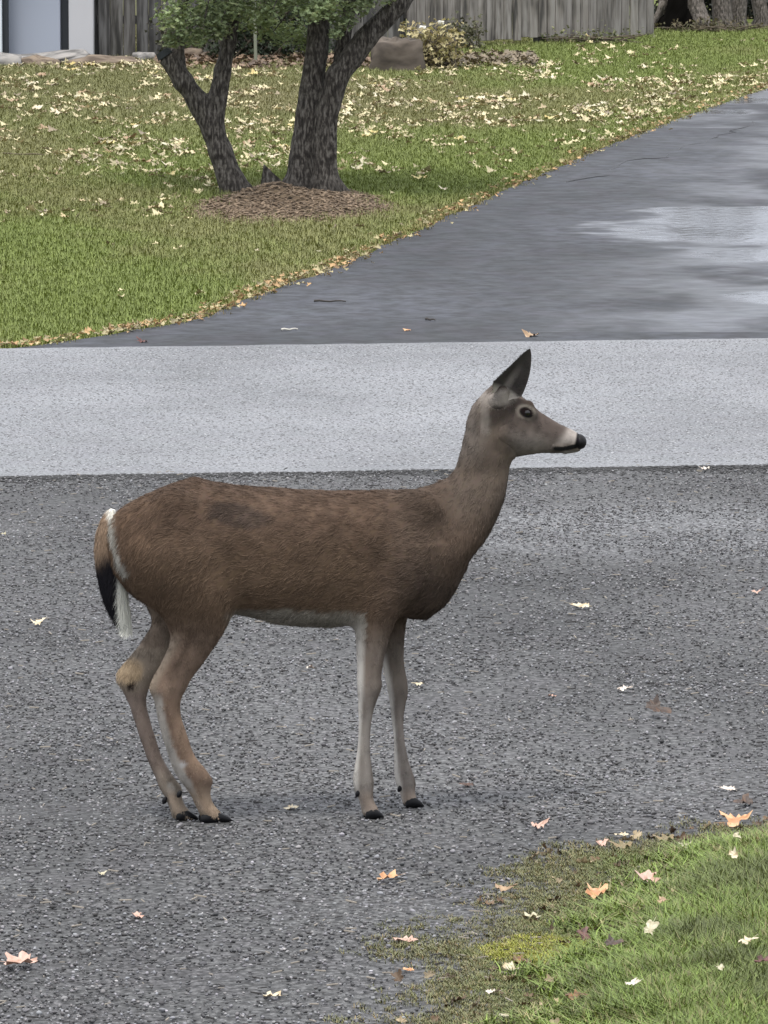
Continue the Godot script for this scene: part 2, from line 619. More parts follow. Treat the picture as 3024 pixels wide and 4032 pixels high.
	leaf(0.433, -12.148, 0.064, "rust", 0.50, "brown leaf half buried in the lush grass at the bottom")
	leaf(0.560, -12.096, 0.046, "white", 0.40, "white leaf in the lush grass beside a half buried brown leaf")
	leaf(0.771, -12.221, 0.032, "pale", 0.70, "pale yellow leaf poking out of the thick grass")
	leaf(0.250, -12.393, 0.043, "white", 0.40, "white green leaf on moss at the gravel side")
	leaf(0.274, -12.117, 0.038, "pale", 0.30, "small pale leaf on the thin grass below the moss")
	leaf(0.371, -13.349, 0.056, "pale", 0.20, "pale streaky leaf flat on the mossy gravel")
	leaf(0.767, -14.512, 0.076, "olive", 0.30, "olive dead leaf in the grass top edge")
	leaf(0.806, -14.316, 0.050, "pale", 0.40, "pale small leaf on grass behind the upright cream leaf")
	leaf(0.687, -13.200, 0.046, "tan", 0.40, "tan leaf lying low in grass right of the moss patch")
	leaf(0.139, -32.074, 0.060, "orange", 0.60, "small orange leaf on the far driveway near the road")
	leaf(-1.401, -31.476, 0.081, "darkred", 0.40, "reddish leaf on the far driveway's left edge by the road")
	leaf(0.873, -31.784, 0.125, "tan", 0.10, "flat tan leaf at the far driveway's joint with the road")
	leaf(1.180, -42.836, 0.051, "cream", 0.70, "single cream leaf at the lawn's border with the far driveway")
	leaf(-0.867, -36.914, 0.057, "cream", 0.50, "lone yellowish leaf on the plain front of the lawn")
	leaf(-0.440, -36.882, 0.051, "pale", 0.40, "lone pale leaf on the plain lawn close to the far driveway")
	leaf(-0.340, -38.454, 0.079, "dark", 0.40, "dark leaf on the lawn in front of the mulch mound")
	# the ones that show largest on the far lawn, each a leaf of its own
	var tones := ["pale", "cream", "pale", "tan", "pale", "cream", "yellow", "tan"]
	for i in 235:
		var p := lawn_leaf_spot()
		var tone: String = tones[rng.randi() % tones.size()]
		var where := "left of the tree" if p.x < -1.2 else ("behind the tree's stems" if p.x < 0.1 else "between the tree and the far driveway")
		where = ("towards the street, " if p.z > -44.5 else ("halfway back, " if p.z > -50.0 else "towards the fence, ")) + where
		leaf(p.x, p.z, rng.randf_range(0.1, 0.17), tone, rng.randf_range(0.0, 0.4), "%s fallen leaf on the lawn %s" % [tone, where], "%s leaves on the far lawn %s" % [tone, where], 0.012)


# ------------------------------------------------------------------ the ground
const FAR_EDGE := [[-30.4, -14.0], [-30.85, -3.2], [-31.11, -2.21], [-31.45, -1.91], [-31.93, -1.59], [-32.67, -1.12], [-34.54, -0.68], [-35.46, -0.39], [-36.5, -0.15], [-37.94, 0.13], [-39.13, 0.4], [-41.82, 0.97], [-45.3, 1.74], [-48.83, 2.58], [-53.09, 3.75], [-58.0, 5.4], [-66.0, 8.2], [-90.0, 17.0]]
const NEAR_EDGE := [[-3.0, -0.6], [-8.0, -0.3], [-10.0, -0.15], [-11.64, -0.03], [-12.08, 0.0], [-12.8, 0.04], [-13.37, 0.2], [-14.27, 0.4], [-14.55, 0.59], [-14.68, 0.83], [-14.87, 1.07], [-15.3, 2.2], [-16.5, 6.5]]


func edge_at(E: Array, z: float) -> float:   # rows of (z, x), z falling
	if z >= E[0][0]: return E[0][1]
	for i in E.size() - 1:
		if z >= E[i + 1][0]:
			return lerpf(E[i][1], E[i + 1][1], (z - E[i][0]) / (E[i + 1][0] - E[i][0]))
	return E[E.size() - 1][1]


func far_edge(z: float) -> float:
	return edge_at(FAR_EDGE, z) + 0.05 * nz_b.get_noise_2d(z * 1.4, 3.0) + 0.02 * nz_b.get_noise_2d(z * 6.0, 9.0)


func in_near_lawn(x: float, z: float) -> float:   # metres inside the grass by the near drive
	if z < -16.5: return -2.0
	var s := (edge_at(NEAR_EDGE, z - 0.1) - edge_at(NEAR_EDGE, z + 0.1)) / 0.2
	return (x - edge_at(NEAR_EDGE, z)) / sqrt(1.0 + s * s)


func near_lawn_y(x: float, z: float) -> float:
	var d := in_near_lawn(x, z) + 0.07 * nz_b.get_noise_2d(x * 1.5, z * 1.5)
	return -0.012 + 0.045 * smoothstep(0.15, 0.75, d) + 0.006 * nz_b.get_noise_2d(x * 3.0, z * 3.0)


func road_near(x: float) -> float:
	return -24.37 - 0.145 * x


func road_edge(x: float) -> float:   # the worn near edge of the street
	return road_near(x) + 0.06 * nz_b.get_noise_2d(x * 2.0, 1.0)


func road_far(x: float) -> float:
	return -31.36 - 0.118 * x


func sheet(us: PackedFloat32Array, vs: PackedFloat32Array, at: Callable, tint: Callable, tile: float) -> ArrayMesh:
	var v := PackedVector3Array()
	var n := PackedVector3Array()
	var c := PackedColorArray()
	var uv := PackedVector2Array()
	var idx := PackedInt32Array()
	for j in vs.size():
		for i in us.size():
			var p: Vector3 = at.call(us[i], vs[j])
			v.append(p)
			uv.append(Vector2(p.x, p.z) / tile)
			c.append(tint.call(p))
	var w := us.size()
	for j in vs.size():
		for i in w:
			var dx := v[j * w + mini(i + 1, w - 1)] - v[j * w + maxi(i - 1, 0)]
			var dz := v[mini(j + 1, vs.size() - 1) * w + i] - v[maxi(j - 1, 0) * w + i]
			var m := dx.cross(dz).normalized()
			n.append(m if m.y > 0 else -m)
			if i < w - 1 and j < vs.size() - 1:
				var q := j * w + i
				idx.append_array([q, q + 1, q + w, q + 1, q + w + 1, q + w])
	return amesh(v, n, idx, c, uv)


func steps(a: float, b: float, count: int) -> PackedFloat32Array:
	var r := PackedFloat32Array()
	for i in count + 1: r.append(lerpf(a, b, float(i) / count))
	return r


func build_ground() -> void:
	# earth and thatch under everything, out to the horizon
	var earth := mat(Color.WHITE, 0.95, true, 0.2)
	earth.albedo_texture = noise_tex(0.02, [[0.25, lin(0.5, 0.5, 0.5)], [0.5, lin(0.85, 0.85, 0.85)], [0.8, lin(1, 1, 1)]], 512, FastNoiseLite.TYPE_SIMPLEX_SMOOTH, 5, 3)
	var us := PackedFloat32Array([-400, -150, -60, -30, -16])
	us.append_array(steps(-10, 10, 100))
	us.append_array([16, 30, 60, 150, 400])
	var vs := PackedFloat32Array([60, 20, 5])
	vs.append_array(steps(0, -70, 280))
	vs.append_array([-80, -100, -150, -250, -420])
	var g := top("ground", sheet(us, vs, func(x, z): return Vector3(x, rise(-z) - 0.014 + (0.03 * nz_a.get_noise_2d(x * 0.7, z * 0.7) * smoothstep(33.0, 36.0, -z)) - (0.02 if -z < 31.0 else 0.0) - (0.06 if z < -30.0 and x > edge_at(FAR_EDGE, z) + 0.1 else 0.0), z),
		func(p): return lawn_tone(p.x, p.z, 0.55), 1.3), earth, "mown green lawn ground strewn with leaves beyond the road", "", "", "structure")
	# near drive: old coarse asphalt with its stones showing
	var a := mat(Color.WHITE, 0.8, true, 0.5)
	a.albedo_texture = noise_tex(0.045, [[0.0, grey(0.16)], [0.35, grey(0.5)], [0.6, grey(0.72)], [0.85, grey(1.0)]], 1024, FastNoiseLite.TYPE_SIMPLEX, 4, 5, 0.75)
	bump(a, noise_tex(0.06, [], 1024, FastNoiseLite.TYPE_CELLULAR, 2, 8), 0.9)
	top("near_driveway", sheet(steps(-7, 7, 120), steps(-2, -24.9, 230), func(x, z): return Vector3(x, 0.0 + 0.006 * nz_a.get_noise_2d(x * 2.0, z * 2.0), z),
		func(p): return stain(p, Color(0.14, 0.139, 0.14).lerp(Color(0.215, 0.217, 0.224), smoothstep(1.25, 0.5, Vector2((p.x - 1.5) / 1.3, (p.z + 22.0) / 1.0).length() + 0.5 * nz_a.get_noise_2d(p.x * 2.0, p.z * 2.0))), 0.36), 1.9), a, "dark coarse asphalt driveway the deer stands on", "", "", "structure")  # paler patch at the far right: wet sheen painted into the vertex colour
	# the road, paler and smoother, laid 14 mm proud of the drives, with a ragged edge
	var r := mat(Color.WHITE, 0.8, true, 0.5)
	r.albedo_texture = noise_tex(0.05, [[0.15, grey(0.6)], [0.5, grey(0.86)], [0.85, grey(1.0)]], 1024, FastNoiseLite.TYPE_SIMPLEX, 3, 6, 0.8)
	bump(r, noise_tex(0.12, [], 512, FastNoiseLite.TYPE_SIMPLEX, 2, 9), 0.25)
	var rv := steps(0, 1, 60)
	top("road", sheet(steps(-30, 30, 600), rv, func(x, t):
		var z := lerpf(road_edge(x), road_far(x) + 0.03 * nz_b.get_noise_2d(x * 2.0, 5.0), (t - 0.02) / 0.96)
		return Vector3(x, rise(-z) + (0.009 if t > 0.001 and t < 0.999 else -0.02), z),
		func(p): return stain(p, Color(0.235, 0.241, 0.255), 0.22), 1.4), r, "pale grey asphalt street crossing behind the deer", "", "", "structure")
	# the far drive, dark and wet, climbing to the right
	var w := mat(Color.WHITE, 1.0, true, 0.5)
	w.albedo_texture = noise_tex(0.06, [[0.1, grey(0.5)], [0.5, grey(0.8)], [0.9, grey(1.0)]], 1024, FastNoiseLite.TYPE_SIMPLEX, 5, 15, 0.75)
	w.roughness_texture = wet_map()
	w.roughness_texture_channel = BaseMaterial3D.TEXTURE_CHANNEL_RED
	bump(w, noise_tex(0.09, [], 1024, FastNoiseLite.TYPE_SIMPLEX, 4, 19, 0.7), 0.25)
	var fd := sheet(steps(0, 1, 90), steps(-30.3, -75, 220), func(t, z):
		var e := far_edge(z)
		var x = e + t * (8.5 + maxf(0.0, 3.0 - e) * 0.8)
		return Vector3(x, rise(-z) + 0.004 + 0.008 * nz_a.get_noise_2d(x * 1.5, z * 1.5) * smoothstep(32.2, 34.0, -z), z),
		func(p): return stain(p, Color(0.042, 0.045, 0.055), 0.45), 16.0)
	top("far_driveway", fd, w, "wet dark driveway climbing to the right beyond the street", "", "", "structure")
	# lawn beside the near drive
	top("near_lawn", sheet(steps(-0.6, 6.0, 120), steps(-6.0, -16.4, 160), func(x, z): return Vector3(x, near_lawn_y(x, z) - (0.02 if in_near_lawn(x, z) < -0.2 else 0.0), z),
		func(p): return Color(0.12, 0.115, 0.09).lerp(Color(0.08, 0.1, 0.04), smoothstep(0.05, 0.6, in_near_lawn(p.x, p.z))), 1.3), earth, "grass verge at the near driveway's right corner", "", "", "structure")
	# patched cracks in the far drive
	var tar := mat(lin(0.02, 0.02, 0.022), 0.6)
	for c in [[Vector3(1.55, 0, -42.3), Vector3(3.3, 0, -48.6), "thin dark crack wandering up the far driveway"], [Vector3(3.0, 0, -36.3), Vector3(4.0, 0, -35.6), "short dark crack at the far driveway's right side"]]:
		var pts := PackedVector3Array()
		var rad := PackedFloat32Array()
		for i in 40:
			var p: Vector3 = c[0].lerp(c[1], i / 39.0)
			p.x += 0.25 * nz_a.get_noise_2d(i * 0.25, 40.0 + p.z)
			p.z += 0.3 * nz_a.get_noise_2d(i * 0.3, 90.0)
			p.y = rise(-p.z) + 0.004
			pts.append(p)
			rad.append(0.004 + 0.006 * nz_b.get_noise_1d(i * 0.9))
		top("driveway_crack", tube(pts, rad, 6), tar, c[2], "", "", "structure")


func stain(p: Vector3, c: Color, much: float) -> Color:
	var f := 1.0 + much * nz_a.get_noise_2d(p.x * 1.3, p.z * 0.8) + much * 0.8 * nz_c.get_noise_2d(p.x * 6.0, p.z * 3.0) + much * 0.5 * nz_b.get_noise_2d(p.x, p.z)
	return Color(c.r * f, c.g * f, c.b * f)


func wet_map() -> ImageTexture:   # how dry the far drive is over a 16 m square: rainwater lies in shallow dips on its right side
	var im := Image.create(1024, 1024, false, Image.FORMAT_L8)
	var n := FastNoiseLite.new()
	n.seed = 4; n.frequency = 1.0; n.fractal_octaves = 4
	var pools := [[2.5, -38.4, 1.0, 1.15], [2.75, -39.5, 0.95, 0.8], [2.5, -36.7, 0.45, 0.5], [3.6, -38.2, 1.2, 1.6], [2.7, -33.9, 0.8, 0.35], [3.4, -35.4, 1.1, 0.5]]
	for y in 1024:
		for x in 1024:
			var px := x / 64.0          # metres, as the sheet is laid: x from 0, z from -48
			var pz := y / 64.0 - 48.0
			if px > 12.0: px -= 16.0
			var streak := n.get_noise_2d(px * 0.6, pz * 0.45)
			var dry := 0.8 - 0.42 * smoothstep(0.5, 2.0, px - 0.12 * (-pz - 33.0)) * smoothstep(-0.45, 0.3, streak) - 0.1 * n.get_noise_2d(px * 3.0, pz * 5.0)
			var pool := 0.0
			for p in pools:
				var d := Vector2((px - p[0]) / p[2], (pz - p[1]) / p[3]).length() + 0.55 * n.get_noise_2d(px * 1.2, pz * 1.6)
				pool = maxf(pool, smoothstep(1.2, 0.68, d))
			im.set_pixel(x, y, grey(clampf(lerpf(dry, 0.16, pool * 0.95), 0.14, 0.95)))
	return ImageTexture.create_from_image(im)


func lawn_tone(x: float, z: float, f := 1.0) -> Color:   # living green, thinner and strawy in patches
	var s := smoothstep(-0.25, 0.45, nz_a.get_noise_2d(x * 0.8, z * 0.35) + 0.35 * nz_b.get_noise_2d(x, z))
	var c := Color(0.205, 0.255, 0.07).lerp(Color(0.26, 0.245, 0.115), s * 0.7)
	c = c.lerp(Color(0.24, 0.21, 0.12), 0.6 * smoothstep(42.0, 52.0, -z) * smoothstep(2.0, -1.5, x))
	return Color(c.r * f, c.g * f, c.b * f)


# ------------------------------------------------------------------ grass
func tuft(blades: int, spread: float, height: float, width: float, s: int, stiff := 0.5) -> ArrayMesh:
	var r := RandomNumberGenerator.new()
	r.seed = s
	var v := PackedVector3Array()
	var n := PackedVector3Array()
	var c := PackedColorArray()
	var idx := PackedInt32Array()
	for b in blades:
		var a := r.randf() * TAU
		var root := Vector3(cos(a), 0, sin(a)) * spread * sqrt(r.randf())
		var yaw := r.randf() * TAU
		var out := Vector3(cos(yaw), 0, sin(yaw))
		var side := Vector3(-out.z, 0, out.x) * width * r.randf_range(0.7, 1.2)
		var h := height * r.randf_range(0.5, 1.15)
		var bend := r.randf_range(0.25, 1.1) * (1.0 - stiff)
		var tone := r.randf_range(0.7, 1.25)
		var straw := r.randf() < 0.12
		var col := Color(tone * (1.5 if straw else 1.0), tone * (1.05 if straw else 1.0), tone)
		var q := v.size()
		for k in 3:
			var t := k / 2.0
			var p := root + out * h * bend * t * t + Vector3.UP * h * t * (1.0 - 0.35 * bend * t)
			var w := side * (1.0 - 0.45 * t)
			var nn := (Vector3.UP * 0.8 + out * 0.4 + side.normalized() * 0.2).normalized()
			if k < 2:
				v.append(p - w); v.append(p + w)
				n.append(nn); n.append(nn)
				c.append(col); c.append(col)
			else:
				v.append(p)
				n.append(nn)
				c.append(col)
		idx.append_array([q, q + 1, q + 2, q + 1, q + 3, q + 2, q + 2, q + 3, q + 4])
	return amesh(v, n, idx, c)


func build_lawn_cover() -> void:
	rng.seed = 50
	var kinds := [tuft(16, 0.075, 0.055, 0.0028, 1), tuft(14, 0.07, 0.07, 0.0026, 2), tuft(16, 0.08, 0.045, 0.003, 3)]
	var places := [[], [], []]
	var cols := [PackedColorArray(), PackedColorArray(), PackedColorArray()]
	for t in 115000:
		var z := -31.0 - 33.0 * pow(rng.randf(), 0.9)
		var half := 0.0715 * -z + 2.4
		var x := rng.randf_range(-half, half)
		var e := far_edge(z)
		if x > e + rng.randf_range(-0.06, 0.05): continue
		if z > road_far(x) + 0.04: continue
		if Vector2((x + 0.7) / 0.8, (z + 40.4) / 1.6).length() < rng.randf_range(0.5, 1.15): continue
		if -z > 57.2 and x < -3.0: continue
		var y := rise(-z) - 0.016 + 0.03 * nz_a.get_noise_2d(x * 0.7, z * 0.7) * smoothstep(33.0, 36.0, -z)
		var near_e := smoothstep(0.16, 0.0, e - x) if -z < 50.0 else 0.0
		var k := rng.randi() % 3
		var tall := rng.randf_range(0.7, 1.15)
		var c := lawn_tone(x, z, rng.randf_range(0.85, 1.3))
		c = c.lerp(Color(0.3, 0.22, 0.1), near_e * rng.randf_range(0.2, 0.9))
		places[k].append(Transform3D(Basis(Vector3.UP, rng.randf() * TAU).scaled(Vector3(1, tall, 1)), Vector3(x, y, z)))
		cols[k].append(c)
	for k in 3:
		many("lawn_grass", kinds[k], blade_mat, places[k], cols[k], self, "mown grass covering the lawn beyond the street", "grass")
	# leaves past the ones built singly
	for k in 3:
		var pl := []
		var pc := PackedColorArray()
		for t in 1250:
			var p := lawn_leaf_spot()
			var s := rng.randf_range(0.05, 0.125)
			pl.append(Transform3D((Basis(Vector3.UP, rng.randf() * TAU) * Basis(Vector3.RIGHT, rng.randf_range(-0.35, 0.35))).scaled(Vector3.ONE * s), p))
			var tone := rng.randf_range(0.55, 1.1)
			pc.append(Color(0.57 * tone, 0.5 * tone, 0.3 * tone).lerp(Color(0.27 * tone, 0.19 * tone, 0.1), 0.6 if rng.randf() < 0.25 else 0.0))
		many("scattered_leaves", leaf_meshes[k * 2], leafstuff(), pl, pc, self, "smaller pale leaves strewn through the far lawn's grass", "leaves")


var _leafstuff: StandardMaterial3D
func leafstuff() -> StandardMaterial3D:
	if _leafstuff == null:
		_leafstuff = mat(Color.WHITE, 0.6, true)
		_leafstuff.backlight_enabled = true
		_leafstuff.backlight = Color(0.25, 0.2, 0.14)
	return _leafstuff


func lawn_leaf_spot() -> Vector3:   # thick in a band well back from the street, thin towards it
	while true:
		var z := -33.0 - 28.0 * rng.randf()
		var half := 0.0715 * -z + 1.2
		var x := rng.randf_range(-half, half)
		if x > far_edge(z) - 0.12: continue
		var lo := lerpf(41.5, 47.0, smoothstep(-1.0, 1.5, x))
		var d := smoothstep(lo - 3.5, lo + 2.5, -z) * (1.0 - 0.75 * smoothstep(54.5, 58.0, -z + 0.5 * minf(x, 0.0)))
		d = maxf(d * smoothstep(-0.35, 0.4, nz_a.get_noise_2d(x * 2.2, z * 1.1)), 0.012)
		if rng.randf() > d: continue
		if Vector2((x + 0.7) / 0.8, (z + 40.4) / 1.6).length() < 1.0: continue
		if -z > 57.0 and x < -2.9: continue
		return Vector3(x, rise(-z) + rng.randf_range(-0.004, 0.028), z)
	return Vector3.ZERO


func build_near_cover() -> void:
	rng.seed = 60
	# dry leaves and straw caught along the far drive's edge
	var el := []
	var ec := PackedColorArray()
	for t in 2600:
		var z := -31.2 - 24.0 * pow(rng.randf(), 1.6)
		var x := far_edge(z) + 0.07 * rng.randfn() - 0.04
		if z > road_far(x) - 0.02 or rng.randf() > 0.45 + nz_b.get_noise_2d(z * 0.7, 4.0): continue
		var s := rng.randf_range(0.02, 0.065)
		var f := rng.randf_range(0.5, 1.3)
		el.append(Transform3D(Basis.from_euler(Vector3(rng.randf_range(-0.5, 0.5), rng.randf() * TAU, rng.randf_range(-0.5, 0.5))).scaled(Vector3(s, s, s * 0.6)), Vector3(x, rise(-z) + 0.012 + 0.015 * rng.randf(), z)))
		ec.append((Color(0.42, 0.27, 0.13) if rng.randf() < 0.5 else Color(0.36, 0.31, 0.17)) * f)
	many("edge_litter", leaf_meshes[4], leafstuff(), el, ec, self, "dry straw and leaf bits along the lawn's border with the far driveway", "leaves")
	# loose chips on the near drive
	var chip := rock(Vector3(1, 0.55, 0.8), 5, 0.5)
	var sm := SphereMesh.new()
	sm.radius = 0.5; sm.height = 1.0; sm.radial_segments = 6; sm.rings = 3
	var arr := sm.get_mesh_arrays()
	var vv: PackedVector3Array = arr[Mesh.ARRAY_VERTEX]
	for i in vv.size():
		vv[i] *= Vector3(1.0, 0.5, 0.75) * (1.0 + 0.5 * nz_b.get_noise_3d(vv[i].x * 1.3, vv[i].y * 1.3, vv[i].z * 1.3))
	var st := SurfaceTool.new()
	arr[Mesh.ARRAY_VERTEX] = vv
	var am := ArrayMesh.new()
	am.add_surface_from_arrays(Mesh.PRIMITIVE_TRIANGLES, arr)
	st.create_from(am, 0)
	st.generate_normals()
	chip = st.commit()
	var pl := []
	var pc := PackedColorArray()
	for t in 205000:
		var z := -11.4 - 13.0 * pow(rng.randf(), 1.15)
		var half := 0.0715 * -z + 1.2
		var x := rng.randf_range(-half, half)
		if in_near_lawn(x, z) > rng.randf_range(-0.15, 0.1): continue
		if z < road_near(x) + 0.03: continue
		var patch := nz_a.get_noise_2d(x * 3.0, z * 2.0)
		if rng.randf() > 0.66 + 0.7 * patch: continue
		var s := rng.randf_range(0.004, 0.0118) * (1.5 if rng.randf() < 0.04 else 1.0)
		var g := 0.035 + 0.22 * pow(rng.randf(), 1.9)
		if rng.randf() < 0.02: g *= 1.7
		pl.append(Transform3D((Basis(Vector3.UP, rng.randf() * TAU) * Basis(Vector3.RIGHT, rng.randf_range(-0.5, 0.5))).scaled(Vector3(s * rng.randf_range(0.8, 1.3), s * 1.2, s)), Vector3(x, 0.002 + s * 0.12, z)))
		pc.append(Color(g * rng.randf_range(0.97, 1.06), g, g * rng.randf_range(0.98, 1.08)))
	many("gravel", chip, mat(Color.WHITE, 0.75, true), pl, pc, self, "fine grey stone chips loose on the near driveway", "gravel")
	# bits of twig, needle and leaf crumb
	pl = []
	pc = PackedColorArray()
	var bit := box(Vector3(1, 0.12, 0.1), 0.02)
	for t in 3600:
		var z := -11.4 - 13.2 * pow(rng.randf(), 1.1)
		var half := 0.0715 * -z + 1.2
		var x := rng.randf_range(-half, half)
		if z < road_near(x) + 0.03: continue
		var s := rng.randf_range(0.01, 0.034)
		var light := rng.randf() < 0.4
		pl.append(Transform3D((Basis(Vector3.UP, rng.randf() * TAU) * Basis(Vector3.BACK, rng.randf_range(-0.15, 0.15))).scaled(Vector3.ONE * s), Vector3(x, surface_y(x, z) + 0.004, z)))
		pc.append(Color(0.26, 0.23, 0.19) if light else Color(0.03, 0.027, 0.026))
	many("debris", bit, mat(Color.WHITE, 0.8, true), pl, pc, self, "crumbs of twig and needle on the near driveway", "debris")
	# dark crumbs packed along the seam with the road
	pl = []
	pc = PackedColorArray()
	for t in 11000:
		var x := rng.randf_range(-2.9, 2.9)
		if nz_b.get_noise_2d(x * 0.6, 77.0) < rng.randf_range(-1.2, 0.3): continue
		var z := road_edge(x) + 0.012 + 0.13 * absf(rng.randfn())
		var s := rng.randf_range(0.007, 0.02)
		pl.append(Transform3D(Basis(Vector3.UP, rng.randf() * TAU).scaled(Vector3(s * 1.3, s * 0.5, s)), Vector3(x, 0.004, z)))
		pc.append(Color(0.024, 0.024, 0.024) * rng.randf_range(0.6, 2.0))
	var grit := []
	var grit_c := PackedColorArray()
	for t in 60000:
		var x := rng.randf_range(-3.4, 3.4)
		var z := lerpf(road_near(x), road_far(x), rng.randf_range(0.01, 0.99))
		var s := rng.randf_range(0.006, 0.015)
		var g := 0.1 + 0.27 * pow(rng.randf(), 1.3)
		grit.append(Transform3D(Basis(Vector3.UP, rng.randf() * TAU).scaled(Vector3(s, s * 0.7, s)), Vector3(x, rise(-z) + 0.0095, z)))
		grit_c.append(Color(g, g * 1.01, g * 1.04))
	many("road_grit", chip, mat(Color.WHITE, 0.75, true), grit, grit_c, self, "fine grit and worn stones in the street's surface", "grit")
	many("seam_dirt", chip, mat(Color.WHITE, 0.9, true), pl, pc, self, "dark dirt packed along the seam of driveway and road", "dirt")
	# grass at the corner: thin and mossy at its rim, lush inside
	var lush := [tuft(11, 0.032, 0.07, 0.0026, 11, 0.1), tuft(10, 0.038, 0.095, 0.0024, 12, 0.0), tuft(10, 0.024, 0.05, 0.0026, 13, 0.3)]
	var thin := tuft(10, 0.02, 0.017, 0.0012, 14, 0.1)
	var places := [[], [], [], []]
	var cols := [PackedColorArray(), PackedColorArray(), PackedColorArray(), PackedColorArray()]
	for t in 56000:
		var z := -11.3 - 4.0 * rng.randf()
		var x := rng.randf_range(-0.3, 0.0715 * -z + 0.6)
		var d := in_near_lawn(x, z) + 0.16 * nz_b.get_noise_2d(x * 1.4, z * 1.4) + 0.12 * nz_a.get_noise_2d(x * 4.0, z * 4.0)
		if d < -0.15: continue
		var depth := smoothstep(0.26, 0.75, d)
		var yellow := Vector2((x - 0.38) / 0.14, (z + 12.93) / 0.2).length() < 1.0 + 0.4 * nz_b.get_noise_2d(x * 6.0, z * 6.0)
		var k := 3
		if rng.randf() < depth and not yellow: k = rng.randi() % 3
		elif rng.randf() > 0.95 * smoothstep(-0.12, 0.27, d): continue
		var f := rng.randf_range(0.45, 1.4)
		var c := Color(0.2, 0.275, 0.06) * f
		if k == 3:
			c = Color(0.22, 0.225, 0.11).lerp(Color(0.2, 0.25, 0.08), smoothstep(0.1, 0.4, d)) * f
			if yellow: c = Color(0.36, 0.38, 0.07) * f
		c = c.lerp(Color(0.3, 0.25, 0.13) * f, 0.8 if rng.randf() < 0.16 else 0.0)
		c = c.lerp(Color(0.15, 0.18, 0.06) * f, smoothstep(0.0, 0.4, nz_a.get_noise_2d(x * 5.0, z * 4.0)) * depth)
		var s := rng.randf_range(0.75, 1.15) * (1.0 if k == 3 else lerpf(0.6, 1.0, depth))
		places[k].append(Transform3D(Basis(Vector3.UP, rng.randf() * TAU).scaled(Vector3(1, s, 1)), Vector3(x, maxf(0.001, near_lawn_y(x, z)) - 0.002, z)))
		cols[k].append(c)
	for k in 3:
		many("verge_grass", lush[k], blade_mat, places[k], cols[k], self, "lush green grass at the near corner of the driveway", "grass")
	pl = []
	pc = PackedColorArray()
	for t in 2000:
		var z := -11.5 - 3.9 * rng.randf()
		var x := rng.randf_range(-0.2, 0.0715 * -z + 0.4)
		var d := in_near_lawn(x, z)
		if d < 0.0 or rng.randf() > 0.3 + 0.9 * nz_a.get_noise_2d(x * 6.0, z * 6.0): continue
		var s := rng.randf_range(0.016, 0.055)
		var f := rng.randf_range(0.5, 1.5)
		pl.append(Transform3D(Basis.from_euler(Vector3(rng.randf_range(-0.8, 0.8), rng.randf() * TAU, rng.randf_range(-0.8, 0.8))).scaled(Vector3.ONE * s), Vector3(x, maxf(0.003, near_lawn_y(x, z)) + 0.03 * smoothstep(0.2, 0.6, d) * rng.randf(), z)))
		pc.append((Color(0.1, 0.06, 0.03) if rng.randf() < 0.6 else Color(0.33, 0.26, 0.16)) * f)
	many("leaf_crumbs", leaf_meshes[2], leafstuff(), pl, pc, self, "brown leaf crumbs caught in the near corner's grass", "leaves")
	many("mossy_grass", thin, blade_mat, places[3], cols[3], self, "thin mossy grass creeping over the driveway's edge", "grass")


# ------------------------------------------------------------------ fence
func wood(base: Color, s: int) -> StandardMaterial3D:
	var m := mat(Color.WHITE, 0.85)
	m.albedo_texture = noise_tex(0.012, [[0.2, base.darkened(0.5)], [0.45, base], [0.75, base.lightened(0.22)]], 256, FastNoiseLite.TYPE_SIMPLEX_SMOOTH, 5, s, 0.6)
	m.uv1_triplanar = true
	m.uv1_world_triplanar = true
	m.uv1_scale = Vector3(3.2, 0.28, 3.2)
	return m


